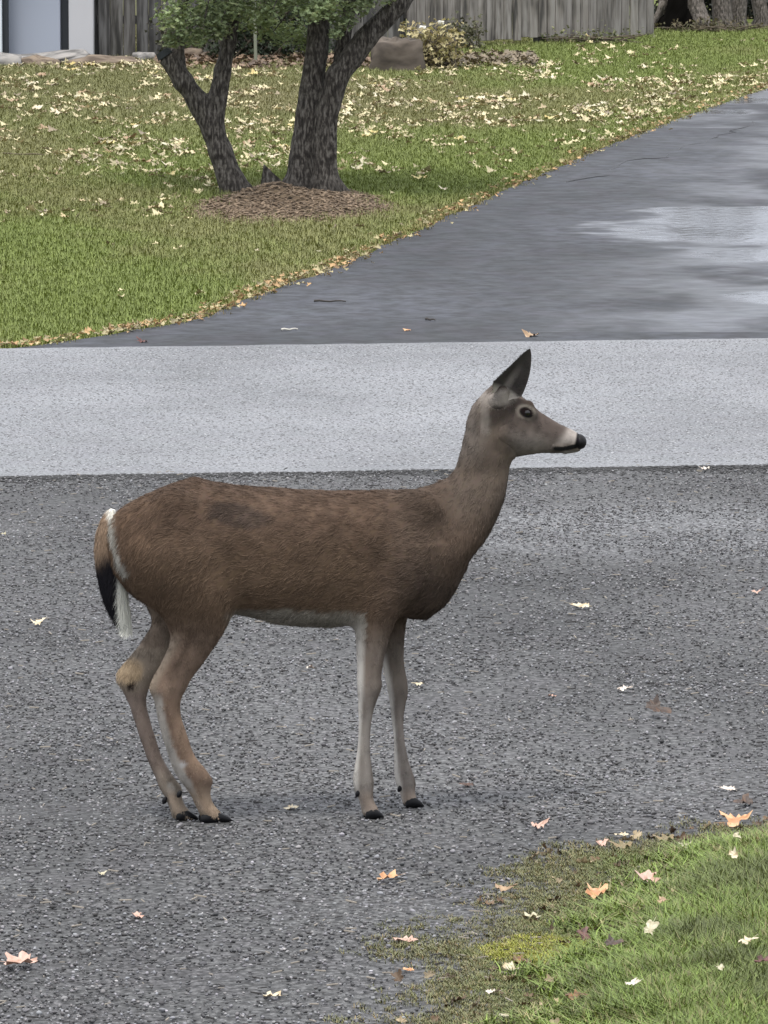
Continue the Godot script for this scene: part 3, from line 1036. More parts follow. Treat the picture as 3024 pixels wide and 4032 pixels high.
func build_fence() -> void:
	rng.seed = 70
	var greys: Array[StandardMaterial3D] = []
	var darks: Array[StandardMaterial3D] = []
	for s in 4:
		greys.append(wood(lin([0.15, 0.175, 0.128, 0.16][s], [0.134, 0.156, 0.114, 0.142][s], [0.117, 0.135, 0.1, 0.121][s]), 30 + s))
		darks.append(wood(lin([0.05, 0.06, 0.044, 0.055][s], [0.047, 0.056, 0.042, 0.05][s], [0.044, 0.05, 0.04, 0.045][s]), 40 + s))  # darker set: tree shade put into the colour of the left boards
	var boards: Array[ArrayMesh] = []
	for s in 4:
		boards.append(box(Vector3(0.138 - 0.003 * s, 1.86 + 0.012 * s, 0.02), 0.004))
	var from := Vector3(-3.05, 0, -57.9)
	for side in 2:
		var slope := 0.3 if side == 0 else 1.04
		var dir := Vector3(1, 0, -slope).normalized()
		var turn := atan2(slope, 1.0)
		var start := from if side == 0 else Vector3(0.25, 0, -58.97)
		var a := 0.0
		var b := 3.42 if side == 0 else 4.2
		var f := thing("board_fence", "dark weathered board fence between the white post and tree, tree shade in its colour" if side == 0 else "pale grey weathered board fence along the back of the lawn", "fence", start, turn)
		var n := int((b - a) / 0.1405)
		for i in n:
			var w := start + dir * (i * 0.1405 + 0.07)
			var lift := 0.02 + (0.05 if side == 1 and i > 7 and i < 16 else 0.0) + rng.randf_range(-0.012, 0.012)
			var m: StandardMaterial3D = (darks if side == 0 else greys)[rng.randi() % 4]
			part("board", boards[rng.randi() % 4], m, f, Vector3(i * 0.1405 + 0.07, rise(-w.z) + 0.93 + lift, rng.randf_range(-0.004, 0.004)), Vector3(0, 0, rng.randf_range(-0.006, 0.006)))
		for h in [0.4, 1.5]:
			var mid := start + dir * (n * 0.07025)
			part("rail", box(Vector3(n * 0.1405, 0.09, 0.04), 0.004), darks[1], f, Vector3(n * 0.07025, rise(-mid.z) + h, -0.035), Vector3(0, 0, atan(0.0364 * dir.z * -1.0)))
		for i in range(0, n, 16):
			var w := start + dir * (i * 0.1405)
			part("post", box(Vector3(0.1, 2.0, 0.1), 0.006), darks[2], f, Vector3(i * 0.1405, rise(-w.z) + 0.95, -0.11))


# ------------------------------------------------------------------ garage
func build_garage() -> void:
	var g := thing("garage", "white garage corner with blue grey door panel and white post", "garage", Vector3(-3.31, 0.97, -57.6))
	var white := mat(lin(0.62, 0.66, 0.7), 0.6)
	white.albedo_texture = noise_tex(0.02, [[0.2, grey(0.88)], [0.6, grey(1.0)]], 256, FastNoiseLite.TYPE_SIMPLEX_SMOOTH, 4, 61)
	var blue := mat(lin(0.33, 0.36, 0.43), 0.55)
	blue.albedo_texture = noise_tex(0.015, [[0.2, grey(0.86)], [0.6, grey(1.0)]], 256, FastNoiseLite.TYPE_SIMPLEX_SMOOTH, 4, 62)
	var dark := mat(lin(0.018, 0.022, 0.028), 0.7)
	var postm := mat(lin(0.5, 0.5, 0.52), 0.65)
	postm.albedo_texture = noise_tex(0.014, [[0.2, grey(0.8)], [0.6, grey(1.0)]], 256, FastNoiseLite.TYPE_SIMPLEX_SMOOTH, 4, 63)
	# scale there is about 200 units of the drawing to a metre
	part("wall", box(Vector3(4.5, 2.7, 0.2), 0.01), white, g, Vector3(-2.98, 1.29, 0.05))
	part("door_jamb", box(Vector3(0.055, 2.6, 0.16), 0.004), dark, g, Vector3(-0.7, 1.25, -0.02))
	part("door_panel", box(Vector3(0.56, 2.6, 0.05), 0.004), blue, g, Vector3(-0.4, 1.28, -0.16), Vector3(0, -0.16, 0))
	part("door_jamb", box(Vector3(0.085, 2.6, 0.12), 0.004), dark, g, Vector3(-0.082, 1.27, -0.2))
	part("post", box(Vector3(0.262, 2.7, 0.2), 0.008), postm, g, Vector3(0.1, 1.35, -0.1))
	part("lintel", box(Vector3(0.9, 0.3, 0.22), 0.008), white, g, Vector3(-0.3, 2.62, 0.06))
	part("side_wall", box(Vector3(0.2, 2.7, 5.0), 0.008), white, g, Vector3(-0.05, 1.3, -2.8))
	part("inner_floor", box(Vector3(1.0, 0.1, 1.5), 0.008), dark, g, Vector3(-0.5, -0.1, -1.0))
	var slate := mat(lin(0.06, 0.06, 0.065), 0.8)
	part("roof", box(Vector3(5.4, 0.16, 6.2), 0.02), slate, g, Vector3(-2.6, 2.86, -2.6), Vector3(0.06, 0, 0))
	# rubble by the wall
	var stone := mat(Color.WHITE, 0.85)
	stone.albedo_texture = noise_tex(0.02, [[0.2, lin(0.11, 0.105, 0.1)], [0.5, lin(0.22, 0.21, 0.2)], [0.8, lin(0.3, 0.28, 0.26)]], 256, FastNoiseLite.TYPE_SIMPLEX_SMOOTH, 5, 64)
	var brown := mat(Color.WHITE, 0.9)
	brown.albedo_texture = noise_tex(0.02, [[0.2, lin(0.07, 0.05, 0.035)], [0.5, lin(0.15, 0.115, 0.085)], [0.8, lin(0.21, 0.165, 0.12)]], 256, FastNoiseLite.TYPE_SIMPLEX_SMOOTH, 5, 65)
	var darkbrown := mat(Color.WHITE, 0.9)
	darkbrown.albedo_texture = noise_tex(0.02, [[0.2, lin(0.042, 0.033, 0.025)], [0.5, lin(0.078, 0.062, 0.048)], [0.8, lin(0.11, 0.09, 0.072)]], 256, FastNoiseLite.TYPE_SIMPLEX_SMOOTH, 5, 68)
	var spots := [
		[Vector3(-3.98, 0.9, -56.6), Vector3(0.5, 0.3, 0.4), stone, Vector3(0, 0.2, 0.04), "grey slab stone at the picture's left edge below the white wall"],
		[Vector3(-3.62, 0.88, -56.7), Vector3(0.5, 0.26, 0.35), brown, Vector3(0.1, -0.3, -0.12), "brown stone between the grey slab and the soil bank"],
		[Vector3(-3.5, 1.0, -57.05), Vector3(0.75, 0.1, 0.45), stone, Vector3(0.12, 0.1, 0.1), "pale thin slab tilted below the blue grey door panel"],
		[Vector3(-2.98, 0.9, -57.0), Vector3(0.95, 0.24, 0.7), brown, Vector3(0.1, 0.3, 0.0), "low grey brown earth lump at the foot of the white post"],
		[Vector3(-2.55, 0.97, -57.55), Vector3(0.22, 0.16, 0.2), stone, Vector3(0, 0.7, 0), "small grey stone right of the white post"],
		[Vector3(-2.1, 0.97, -57.6), Vector3(0.36, 0.22, 0.25), brown, Vector3(0, 0.4, 0.1), "rounded brown stone at the foot of the dark fence"],
		[Vector3(-1.78, 0.96, -57.4), Vector3(0.42, 0.2, 0.28), brown, Vector3(0, -0.5, 0.1), "broad brown stone left of the sawn limb"],
		[Vector3(0.14, 0.98, -55.9), Vector3(0.56, 0.5, 0.4), darkbrown, Vector3(0, 0.2, 0.0), "large smooth brown grey block beside the right trunk"],
	]
	for i in spots.size():
		var s = spots[i]
		var o := top("stone", rock(s[1], i, 0.25), s[2], s[4], "stone", "stones behind the lawn")
		o.position = s[0]
		o.rotation = s[3]


# ------------------------------------------------------------------ the tree on the lawn
func bark(a: Color, b: Color, s: int) -> StandardMaterial3D:
	var m := mat(Color.WHITE, 0.9, false, 0.3)
	m.albedo_texture = noise_tex(0.02, [[0.2, a.darkened(0.3)], [0.45, a], [0.62, b], [0.9, b.lightened(0.15)]], 512, FastNoiseLite.TYPE_SIMPLEX_SMOOTH, 5, s, 0.6)
	m.uv1_triplanar = true
	m.uv1_world_triplanar = true
	m.uv1_scale = Vector3(3.4, 1.0, 3.4)
	var t := noise_tex(0.03, [], 512, FastNoiseLite.TYPE_SIMPLEX_SMOOTH, 5, s + 1, 0.6)
	bump(m, t, 1.6)
	return m


func T(px: float, py: float, z := 0.0) -> Vector3:   # the tree's own drawing: 279 units to a metre, its foot at (610, 420)
	return Vector3((px - 610.0) / 279.0, (420.0 - py) / 279.0, z)


func build_tree() -> void:
	rng.seed = 80
	var at := Vector3(-0.787, 0.375, -41.5)
	var t := thing("ornamental_tree", "several stemmed tree with dark bark and low green foliage on the lawn", "tree", at)
	var bm := bark(lin(0.045, 0.039, 0.034), lin(0.125, 0.112, 0.096), 21)
	var cell := 0.017
	# right hand pair of stems, grown together
	var g := Grid.new(T(570, 440, -0.35), T(1010, -160, 0.35), cell)
	var pair := [[T(642, 440, 0.0), T(653, 380), 0.15, 0.108], [T(653, 380), T(668, 250, -0.02), 0.108, 0.096], [T(668, 250, -0.02), T(686, 120, -0.04), 0.092, 0.088], [T(686, 120, -0.04), T(696, -60, -0.1), 0.088, 0.07], [T(696, -60, -0.1), T(690, -160, -0.1), 0.07, 0.06],
		[T(703, 440, 0.06), T(702, 360, 0.06), 0.14, 0.096], [T(702, 360, 0.06), T(706, 260, 0.06), 0.096, 0.088], [T(706, 260, 0.06), T(730, 170, 0.08), 0.084, 0.09], [T(730, 170, 0.08), T(790, 90, 0.08), 0.09, 0.085], [T(790, 90, 0.08), T(862, 18, 0.05), 0.085, 0.072], [T(862, 18, 0.05), T(905, -50, 0.0), 0.07, 0.058], [T(905, -50, 0.0), T(960, -140, -0.05), 0.058, 0.045],
		[T(734, 160, 0.0), T(752, 40, -0.1), 0.06, 0.05], [T(752, 40, -0.1), T(780, -120, -0.15), 0.05, 0.04],
		[T(598, 427, 0.05), T(640, 392, 0.0), 0.04, 0.08], [T(752, 425, 0.05), T(715, 392, 0.06), 0.035, 0.075]]
	for b in pair: g.bone(b[0], b[1], b[2], b[3], 0.012)
	tree_part("trunk", g, bm, t)
	# left hand stem with its sawn fork
	g = Grid.new(T(330, 440, -0.3), T(590, -160, 0.3), cell)
	var left := [[T(522, 440, 0.03), T(500, 385, 0.03), 0.13, 0.098], [T(500, 385, 0.03), T(480, 330, 0.02), 0.098, 0.086], [T(480, 330, 0.02), T(465, 285, 0.0), 0.086, 0.078], [T(464, 285, 0.0), T(438, 232, 0.0), 0.085, 0.08], [T(438, 232, 0.0), T(402, 180, 0.02), 0.08, 0.075], [T(402, 180, 0.02), T(372, 138, 0.03), 0.078, 0.07],
		[T(395, 170, 0.02), T(388, 110, -0.05), 0.06, 0.05], [T(388, 110, -0.05), T(400, 20, -0.1), 0.05, 0.04], [T(400, 20, -0.1), T(420, -120, -0.15), 0.04, 0.03],
		[T(466, 290, 0.0), T(473, 225, -0.02), 0.075, 0.068], [T(473, 225, -0.02), T(486, 160, -0.04), 0.066, 0.062], [T(486, 160, -0.04), T(499, 100, -0.06), 0.062, 0.058], [T(499, 100, -0.06), T(512, 10, -0.08), 0.058, 0.05], [T(512, 10, -0.08), T(505, -140, -0.1), 0.05, 0.04],
		[T(545, 425, 0.04), T(505, 390, 0.02), 0.05, 0.08]]
	for b in left: g.bone(b[0], b[1], b[2], b[3], 0.03)
	tree_part("trunk", g, bm, t)
	var cut := CylinderMesh.new()
	cut.top_radius = 0.052; cut.bottom_radius = 0.066; cut.height = 0.05
	part("sawn_limb_end", cut, mat(lin(0.012, 0.016, 0.018), 0.8), t, T(360, 122, 0.03), Vector3(0, 0, 0.62))
	# limbs out of sight above that carry the foliage
	for l in [[T(700, -120, -0.1), T(520, -320, 0.3)], [T(705, -140, -0.1), T(760, -420, -0.3)], [T(955, -130, 0), T(1080, -330, 0.3)], [T(505, -135, -0.1), T(380, -300, 0.2)], [T(420, -115, -0.1), T(250, -210, -0.1)], [T(780, -115, -0.15), T(900, -400, -0.3)]]:
		part("limb", tube(PackedVector3Array([l[0], l[0].lerp(l[1], 0.5) + Vector3(0, 0.06, 0.04), l[1]]), PackedFloat32Array([0.045, 0.035, 0.018]), 8), bm, t)
	for s in 16:
		var a := T(rng.randf_range(380, 860), rng.randf_range(-40, -10), rng.randf_range(-0.3, 0.3))
		var b := a + Vector3(rng.randf_range(-0.35, 0.3), rng.randf_range(-0.38, -0.1), rng.randf_range(-0.1, 0.4))
		part("twig", tube(PackedVector3Array([a, a.lerp(b, 0.5) + Vector3(0, 0.05, 0), b]), PackedFloat32Array([0.012, 0.008, 0.004]), 5), bm, t)
	# foliage: sprays of small leaves in hanging pads
	var pads := []
	for p in [[385, 40, 0.3, 0.16, 0.14], [415, 62, 0.35, 0.15, 0.12], [455, 48, 0.3, 0.17, 0.13], [430, 88, 0.28, 0.13, 0.07], [380, 92, 0.28, 0.08, 0.06], [480, 70, 0.3, 0.13, 0.09], [505, 30, 0.3, 0.16, 0.13], [545, 12, 0.2, 0.17, 0.13], [590, 25, 0.3, 0.15, 0.1], [635, 8, 0.3, 0.17, 0.11], [672, 38, 0.35, 0.13, 0.08], [715, 22, 0.32, 0.15, 0.1], [742, 52, 0.3, 0.12, 0.08], [775, 18, 0.32, 0.14, 0.1], [815, -4, 0.25, 0.15, 0.1], [455, 0, 0.1, 0.3, 0.16], [660, -15, 0.1, 0.36, 0.15], [728, 78, 0.34, 0.06, 0.04], [560, 60, -0.2, 0.2, 0.09], [620, 82, -0.28, 0.22, 0.1], [672, 100, -0.3, 0.14, 0.08]]:
		pads.append([T(p[0], p[1], p[2]), Vector3(p[3], p[4], p[3])])
	for i in 60:
		var a := rng.randf() * TAU
		var r := sqrt(rng.randf())
		pads.append([T(620 + cos(a) * r * 400, rng.randf_range(-560, -150) + 60.0 * r, sin(a) * r * 1.3), Vector3(0.36, 0.22, 0.36)])
	var pl := []
	var pc := PackedColorArray()
	for p in pads:
		var tone := rng.randf_range(0.75, 1.25)
		for i in int(450 * (p[1].x / 0.3)):
			var d := Vector3(rng.randfn(), rng.randfn(), rng.randfn()).normalized() * pow(rng.randf(), 0.4)
			var pos: Vector3 = p[0] + d * p[1] * (1.0 + 0.35 * nz_b.get_noise_3d(p[0].x + d.x, d.y * 1.5, d.z * 1.5))
			var f := tone * rng.randf_range(0.7, 1.35)
			var s := rng.randf_range(0.026, 0.058)
			pl.append(Transform3D(Basis.from_euler(Vector3(rng.randf_range(-0.9, 0.9), rng.randf() * TAU, rng.randf_range(-0.7, 0.7))).scaled(Vector3(s, s, s)), pos))
			pc.append(Color(0.26 * f, 0.32 * f, 0.16 * f).lerp(Color(0.32, 0.33, 0.16) * f, 0.5 if rng.randf() < 0.2 else 0.0))
	many("crown", leaf_meshes[1], blade_mat, pl, pc, t)
	# the mound of mulch at its foot
	var mm := mat(Color.WHITE, 0.95, true, 0.2)
	mm.albedo_texture = noise_tex(0.03, [[0.2, grey(0.45)], [0.5, grey(0.8)], [0.8, grey(1.0)]], 256, FastNoiseLite.TYPE_SIMPLEX_SMOOTH, 5, 66)
	var mound := func(u: float, a: float) -> Vector3:
		var r := u * (1.0 + 0.16 * nz_a.get_noise_2d(cos(a) * 3.0, sin(a) * 3.0))
		var x := cos(a) * r * 0.8
		var z := sin(a) * r * 1.7
		var hump := 0.07 * exp(-pow((x + 0.14) / 0.2, 2.0) - pow((z + 0.7) / 0.4, 2.0))
		return Vector3(-0.70 + x, rise(40.4 - z) + 0.05 * (1.0 - u * u) + hump + 0.03 * nz_b.get_noise_2d(x * 4.0, z * 3.0) * (1.1 - u) - 0.02 * u, -40.4 + z)
	top("mulch_mound", sheet(steps(0.0, 1.0, 24), steps(0, TAU, 48), mound, func(p): return Color(0.135, 0.1, 0.068) * (1.0 + 0.3 * nz_b.get_noise_2d(p.x * 3.0, p.z * 3.0)), 0.6), mm, "low mound of brown mulch around the tree's stems", "mulch bed")
	pl = []
	pc = PackedColorArray()
	var chip := box(Vector3(1, 0.25, 0.45), 0.05)
	for i in 3800:
		var p: Vector3 = mound.call(sqrt(rng.randf()) * 1.0 + 0.1 * absf(rng.randfn()), rng.randf() * TAU)
		var s := rng.randf_range(0.012, 0.042)
		pl.append(Transform3D(Basis.from_euler(Vector3(rng.randf_range(-0.5, 0.5), rng.randf() * TAU, rng.randf_range(-0.5, 0.5))).scaled(Vector3.ONE * s), p + Vector3.UP * 0.008))
		var f := rng.randf_range(0.6, 1.4)
		pc.append(Color(0.155 * f, 0.112 * f, 0.074 * f))
	many("bark_mulch", chip, mat(Color.WHITE, 0.9, true), pl, pc, self, "brown bark chips on the mound under the tree", "mulch")
	# the little split stump between the stems
	var st := SurfaceTool.new()
	st.begin(Mesh.PRIMITIVE_TRIANGLES)
	st.set_smooth_group(-1)
	var ring := []
	for i in 8:
		var a := TAU * i / 8.0
		ring.append(Vector3(cos(a) * 0.09, -0.05, sin(a) * 0.07))
	var tips := [Vector3(-0.055, 0.17, 0), Vector3(0.03, 0.09, 0.03), Vector3(0.075, 0.05, -0.01)]
	for i in 8:
		var tip: Vector3 = tips[0 if ring[i].x < -0.02 else (1 if ring[i].x < 0.05 else 2)]
		var tip2: Vector3 = tips[0 if ring[(i + 1) % 8].x < -0.02 else (1 if ring[(i + 1) % 8].x < 0.05 else 2)]
		for p in [ring[i], ring[(i + 1) % 8], tip]: st.add_vertex(p)
		for p in [ring[(i + 1) % 8], tip2, tip]: st.add_vertex(p)
	st.generate_normals()
	var stump := top("stump", st.commit(), bm, "small split dark stump poking up between the tree's stems", "stump")
	stump.position = at + T(588, 404, 0.0)


func tree_part(called: String, g: Grid, m: Material, t: Node3D) -> void:
	# ridged bark: shift the field with stretched noise
	var q := 0
	for k in g.nz:
		for j in g.ny:
			for i in g.nx:
				var f := g.F[q]
				if f < 0.06 and f > -0.06:
					var x := g.o.x + i * g.c
					var y := g.o.y + j * g.c
					var z := g.o.z + k * g.c
					g.F[q] = f + 0.014 * nz_b.get_noise_3d(x * 4.0, y * 0.9, z * 4.0) + 0.006 * nz_b.get_noise_3d(x * 9.0, y * 2.2 + 7.0, z * 9.0)
				q += 1
	var r := nets(g.F, g.nx, g.ny, g.nz, g.o, g.c)
	part(called, amesh(r[0], r[1], r[2]), m, t)


# ------------------------------------------------------------------ trunks at the far right
func build_back_trees() -> void:
	rng.seed = 90
	var bm := bark(lin(0.1, 0.088, 0.075), lin(0.19, 0.165, 0.145), 25)
	var t := thing("old_tree", "old tree with spreading roots and a dark hollow at the fence end", "tree", Vector3(3.42, 1.14, -62.9))
	var g := Grid.new(Vector3(-0.6, -0.15, -0.45), Vector3(0.65, 1.9, 0.4), 0.022)
	for b in [[Vector3(-0.02, -0.1, -0.12), Vector3(0, 0.6, -0.12), 0.24, 0.22], [Vector3(0, 0.6, -0.12), Vector3(0.02, 1.9, -0.12), 0.24, 0.2], [Vector3(0.4, -0.08, 0.12), Vector3(0.24, 0.12, 0.08), 0.06, 0.1], [Vector3(0.24, 0.12, 0.08), Vector3(0.1, 0.55, 0.0), 0.1, 0.12], [Vector3(-0.34, 0.05, 0.05), Vector3(-0.2, 0.3, 0.03), 0.035, 0.045], [Vector3(-0.2, 0.3, 0.03), Vector3(-0.08, 0.6, 0.0), 0.045, 0.09]]:
		g.bone(b[0], b[1], b[2], b[3], 0.04)
	tree_part("trunk", g, bm, t)
	part("hollow", rock(Vector3(0.4, 0.78, 0.3), 31, 0.6), mat(lin(0.006, 0.0055, 0.005), 1.0, false, 0.05), t, Vector3(-0.03, 0.12, 0.03))  # solid near-black lump; the shade inside the hollow is put into its colour
	for l in [[Vector3(0, 1.7, -0.12), Vector3(-0.7, 3.2, -0.2)], [Vector3(0.02, 1.75, -0.12), Vector3(0.6, 3.5, 0.1)], [Vector3(0.0, 1.8, -0.12), Vector3(0.05, 3.8, -0.6)]]:
		part("limb", tube(PackedVector3Array([l[0], l[0].lerp(l[1], 0.5) + Vector3(0.05, -0.1, 0.06), l[1]]), PackedFloat32Array([0.14, 0.09, 0.03]), 9, 0.3), bm, t)
	var spots := [[3.93, -63.1, 0.1, 0.05, "brown trunk just right of the hollow tree"], [4.12, -63.4, 0.085, -0.06, "pinkish grey trunk second right of the hollow tree"], [4.42, -63.6, 0.075, 0.14, "leaning pale trunk in the picture's upper right corner"], [4.95, -63.9, 0.1, -0.05, "grey trunk beyond the picture's upper right corner"]]
	for s in spots:
		var q := thing("tree", s[4], "tree", Vector3(s[0], rise(-s[1]) - 0.03, s[1]), 0.0, "bare trunks beside the hollow tree")
		var l: float = s[3]
		part("trunk", tube(PackedVector3Array([Vector3(-l * 0.3, -0.05, 0), Vector3(0, 0.15, 0), Vector3(-l, 0.8, 0), Vector3(-l * 1.6, 1.9, 0.05), Vector3(-l * 3.0, 3.6, 0)]), PackedFloat32Array([s[2] * 1.9, s[2] * 1.15, s[2], s[2] * 0.85, s[2] * 0.3]), 10, 0.35), bm, q)
		for k in 3:
			var a := Vector3(-l * 1.6, 1.8 + 0.4 * k, 0.03)
			part("limb", tube(PackedVector3Array([a, a + Vector3(0.25 - 0.25 * k, 0.4, 0.1), a + Vector3(0.5 - 0.5 * k, 1.1, 0.2 - 0.2 * k)]), PackedFloat32Array([0.035, 0.025, 0.01]), 6), bm, q)


# ------------------------------------------------------------------ shrubs and litter along the fence
func shrub(called: String, label: String, at: Vector3, size: Vector3, stems: int, leaves: int, tone: Color, tone2: Color, leaf_size: float, seed_: int) -> Node3D:
	rng.seed = seed_
	var s := thing(called, label, "shrub", at)
	var bm := mat(lin(0.1, 0.08, 0.055), 0.85)
	var tips := []
	for i in stems:
		var a := Vector3(rng.randf_range(-0.42, 0.42) * size.x, 0, rng.randf_range(-0.2, 0.2) * size.z)
		var b := Vector3(rng.randf_range(-0.5, 0.5) * size.x, rng.randf_range(0.5, 1.0) * size.y, rng.randf_range(-0.5, 0.5) * size.z)
		var m := a.lerp(b, 0.5) + Vector3(0, 0.12 * size.y, 0)
		part("stem", tube(PackedVector3Array([a, m, b]), PackedFloat32Array([0.011, 0.008, 0.004]), 5), bm, s)
		tips.append([a, m, b])
	var pl := []
	var pc := PackedColorArray()
	for i in leaves:
		var k: Array = tips[rng.randi() % tips.size()]
		var u := rng.randf()
		var p: Vector3 = k[0].lerp(k[1], u * 2.0) if u < 0.5 else k[1].lerp(k[2], u * 2.0 - 1.0)
		p += Vector3(rng.randfn(), rng.randfn() * 0.8, rng.randfn()) * 0.07
		if p.y < 0.0: p.y = 0.01
		var f := rng.randf_range(0.6, 1.3)
		var z := leaf_size * rng.randf_range(0.6, 1.4)
		pl.append(Transform3D(Basis.from_euler(Vector3(rng.randf_range(-1.2, 1.2), rng.randf() * TAU, rng.randf_range(-1.2, 1.2))).scaled(Vector3.ONE * z), p))
		pc.append(tone.lerp(tone2, rng.randf()) * f)
	many("foliage", leaf_meshes[3], blade_mat, pl, pc, s)
	return s


func build_shrubs() -> void:
	shrub("dry_shrub", "dry straw coloured shrub with a few white flower heads by the fence", Vector3(0.5, rise(56.2), -56.2), Vector3(0.66, 0.46, 0.5), 30, 900, Color(0.5, 0.45, 0.24), Color(0.32, 0.26, 0.14), 0.06, 101)
	shrub("green_shrub", "dark green shrub against the left end of the grey fence", Vector3(0.88, rise(59.0) - 0.03, -59.2), Vector3(0.4, 0.42, 0.25), 14, 420, Color(0.08, 0.085, 0.045), Color(0.12, 0.115, 0.065), 0.05, 102)
	shrub("hedge_plant", "dark hedge seen between the tree's stems", Vector3(-1.15, rise(57.2), -57.3), Vector3(1.5, 0.95, 0.5), 40, 3600, Color(0.022, 0.035, 0.018), Color(0.04, 0.055, 0.025), 0.06, 103)
	shrub("hedge_plant", "dark leafy shrub at the dark fence left of the sawn limb", Vector3(-2.15, rise(57.7), -57.75), Vector3(0.6, 0.5, 0.3), 16, 500, Color(0.05, 0.055, 0.03), Color(0.08, 0.08, 0.05), 0.055, 104)
	shrub("low_shrub", "low weeds at the right foot of the grey fence", Vector3(2.35, rise(60.5), -60.6), Vector3(1.3, 0.1, 0.2), 22, 420, Color(0.12, 0.14, 0.06), Color(0.17, 0.17, 0.08), 0.04, 105)
	shrub("low_shrub", "tangled weeds at the roots of the hollow tree", Vector3(3.75, rise(62.6), -62.6), Vector3(1.7, 0.1, 0.3), 22, 350, Color(0.09, 0.09, 0.045), Color(0.14, 0.11, 0.065), 0.05, 106)
	shrub("hedge_plant", "dark hedge behind the trunks past the fence end", Vector3(5.2, rise(66.0) - 0.1, -66.3), Vector3(5.0, 1.9, 0.8), 70, 7000, Color(0.03, 0.034, 0.028), Color(0.06, 0.064, 0.056), 0.17, 107)
	rng.seed = 110
	# white heads on the dry shrub
	var fm := mat(lin(0.7, 0.68, 0.62), 0.7)
	for p in [[0.59, 0.47, -56.15, "larger white flower head topping the dry shrub"], [0.4, 0.42, -56.1, "smaller pale flower head left on the dry shrub"]]:
		var o := top("flower_head", rock(Vector3(0.06, 0.035, 0.05), 3 + int(p[0] * 10), 0.6), fm, p[3], "flower")
		o.position = Vector3(p[0], rise(56.2) + p[1], p[2])
	# stake by the hedge
	var stake := top("stake", tube(PackedVector3Array([Vector3(-1.33, rise(56.4) - 0.05, -56.4), Vector3(-1.34, rise(56.4) + 0.5, -56.42), Vector3(-1.36, rise(56.4) + 1.1, -56.45)]), PackedFloat32Array([0.018, 0.017, 0.015]), 6), mat(lin(0.17, 0.18, 0.13), 0.8), "thin upright stake before the dark hedge", "stake")
	stake.name = "stake"
	# brown leaf litter along the hedge, and dry matted stalks below the dry shrub
	var pl := []
	var pc := PackedColorArray()
	for i in 2600:
		var x := rng.randf_range(-2.4, 1.6)
		var z := -55.9 - rng.randf_range(0.0, 1.6) - 0.35 * x * (1.0 if x > 0.2 else 0.25)
		if rng.randf() > 0.35 + 0.9 * nz_a.get_noise_2d(x * 3.0, z * 2.0) + (0.4 if x > -1.5 and x < -0.4 else 0.0) + (0.4 if x > 0.3 else 0.0): continue
		var f := rng.randf_range(0.5, 1.4)
		var s := rng.randf_range(0.05, 0.12)
		pl.append(Transform3D(Basis.from_euler(Vector3(rng.randf_range(-0.7, 0.7), rng.randf() * TAU, rng.randf_range(-0.7, 0.7))).scaled(Vector3.ONE * s), Vector3(x, rise(-z) + rng.randf_range(0.0, 0.08), z)))
		pc.append(Color(0.15, 0.1, 0.065) * f if x < 0.2 else Color(0.17, 0.135, 0.09) * f)
	many("leaf_litter", leaf_meshes[5], leafstuff(), pl, pc, self, "brown leaf litter along the hedge and dry shrub", "leaves")


# ------------------------------------------------------------------ the doe
func zc(px: float) -> float:   # the doe stands a little turned away: her middle plane in depth
	return -0.04 - 0.12 * (clampf(px, 200.0, 1160.0) - 420.0) / 440.0


func dx(px: float) -> float: return (px - 560.0) / 775.0
func dy(py: float, z: float) -> float: return (1778.0 - py) / 764.0 + 0.1715 * z
func dp(px: float, py: float, z: float) -> Vector3: return Vector3(dx(px), dy(py, z), z)


func up_rows(rows: Array, z_shift: float) -> Array:   # drawn (py, left, right, side shift, half width) -> metres, lowest first
	var r := []
	for s in rows:
		var z: float = zc((s[1] + s[2]) * 0.5) + s[3] + z_shift
		r.append(PackedFloat32Array([dy(s[0], z), dx(s[1]), dx(s[2]), z, s[4]]))
	r.reverse()
	return r


func along_rows(rows: Array) -> Array:   # drawn (px, top, bottom, half width)
	var r := []
	for s in rows:
		var z := zc(s[0])
		r.append(PackedFloat32Array([dx(s[0]), dy(s[2], z), dy(s[1], z), z, s[3]]))
	return r


const TORSO := [[238, 1132, 1215, 0.035], [252, 1116, 1252, 0.07], [272, 1100, 1280, 0.1], [300, 1083, 1304, 0.125], [335, 1066, 1320, 0.145], [370, 1052, 1330, 0.155], [405, 1040, 1336, 0.16], [430, 1036, 1337, 0.16], [455, 1043, 1338, 0.16], [520, 1051, 1336, 0.165], [600, 1056, 1354, 0.178], [690, 1060, 1360, 0.178], [760, 1059, 1357, 0.165], [820, 1057, 1350, 0.15], [880, 1055, 1336, 0.13], [925, 1053, 1322, 0.11], [958, 1062, 1304, 0.085], [980, 1095, 1275, 0.06]]
const NECK := [[855, 1034, 1096, 0.0, 0.04], [880, 1014, 1108, 0, 0.056], [915, 1003, 1108, 0, 0.06], [950, 994, 1107, 0, 0.061], [985, 986, 1106, 0, 0.06], [1020, 972, 1102, 0, 0.06], [1050, 940, 1097, 0, 0.068], [1080, 900, 1091, 0, 0.078], [1120, 870, 1076, 0, 0.092], [1165, 850, 1052, 0, 0.105], [1200, 850, 1024, 0, 0.112], [1240, 850, 995, 0, 0.112], [1275, 852, 974, 0, 0.105], [1304, 862, 955, 0, 0.085]]
const HEAD := [[1030, 882, 950, 0.03], [1048, 862, 968, 0.046], [1072, 850, 982, 0.056], [1098, 847, 988, 0.061], [1115, 850, 988, 0.061], [1132, 862, 985, 0.057], [1150, 878, 982, 0.05], [1168, 891, 980, 0.043], [1186, 902, 980, 0.037], [1204, 913, 980, 0.033], [1220, 922, 979, 0.031], [1236, 930, 977, 0.031], [1242, 934, 975, 0.029]]
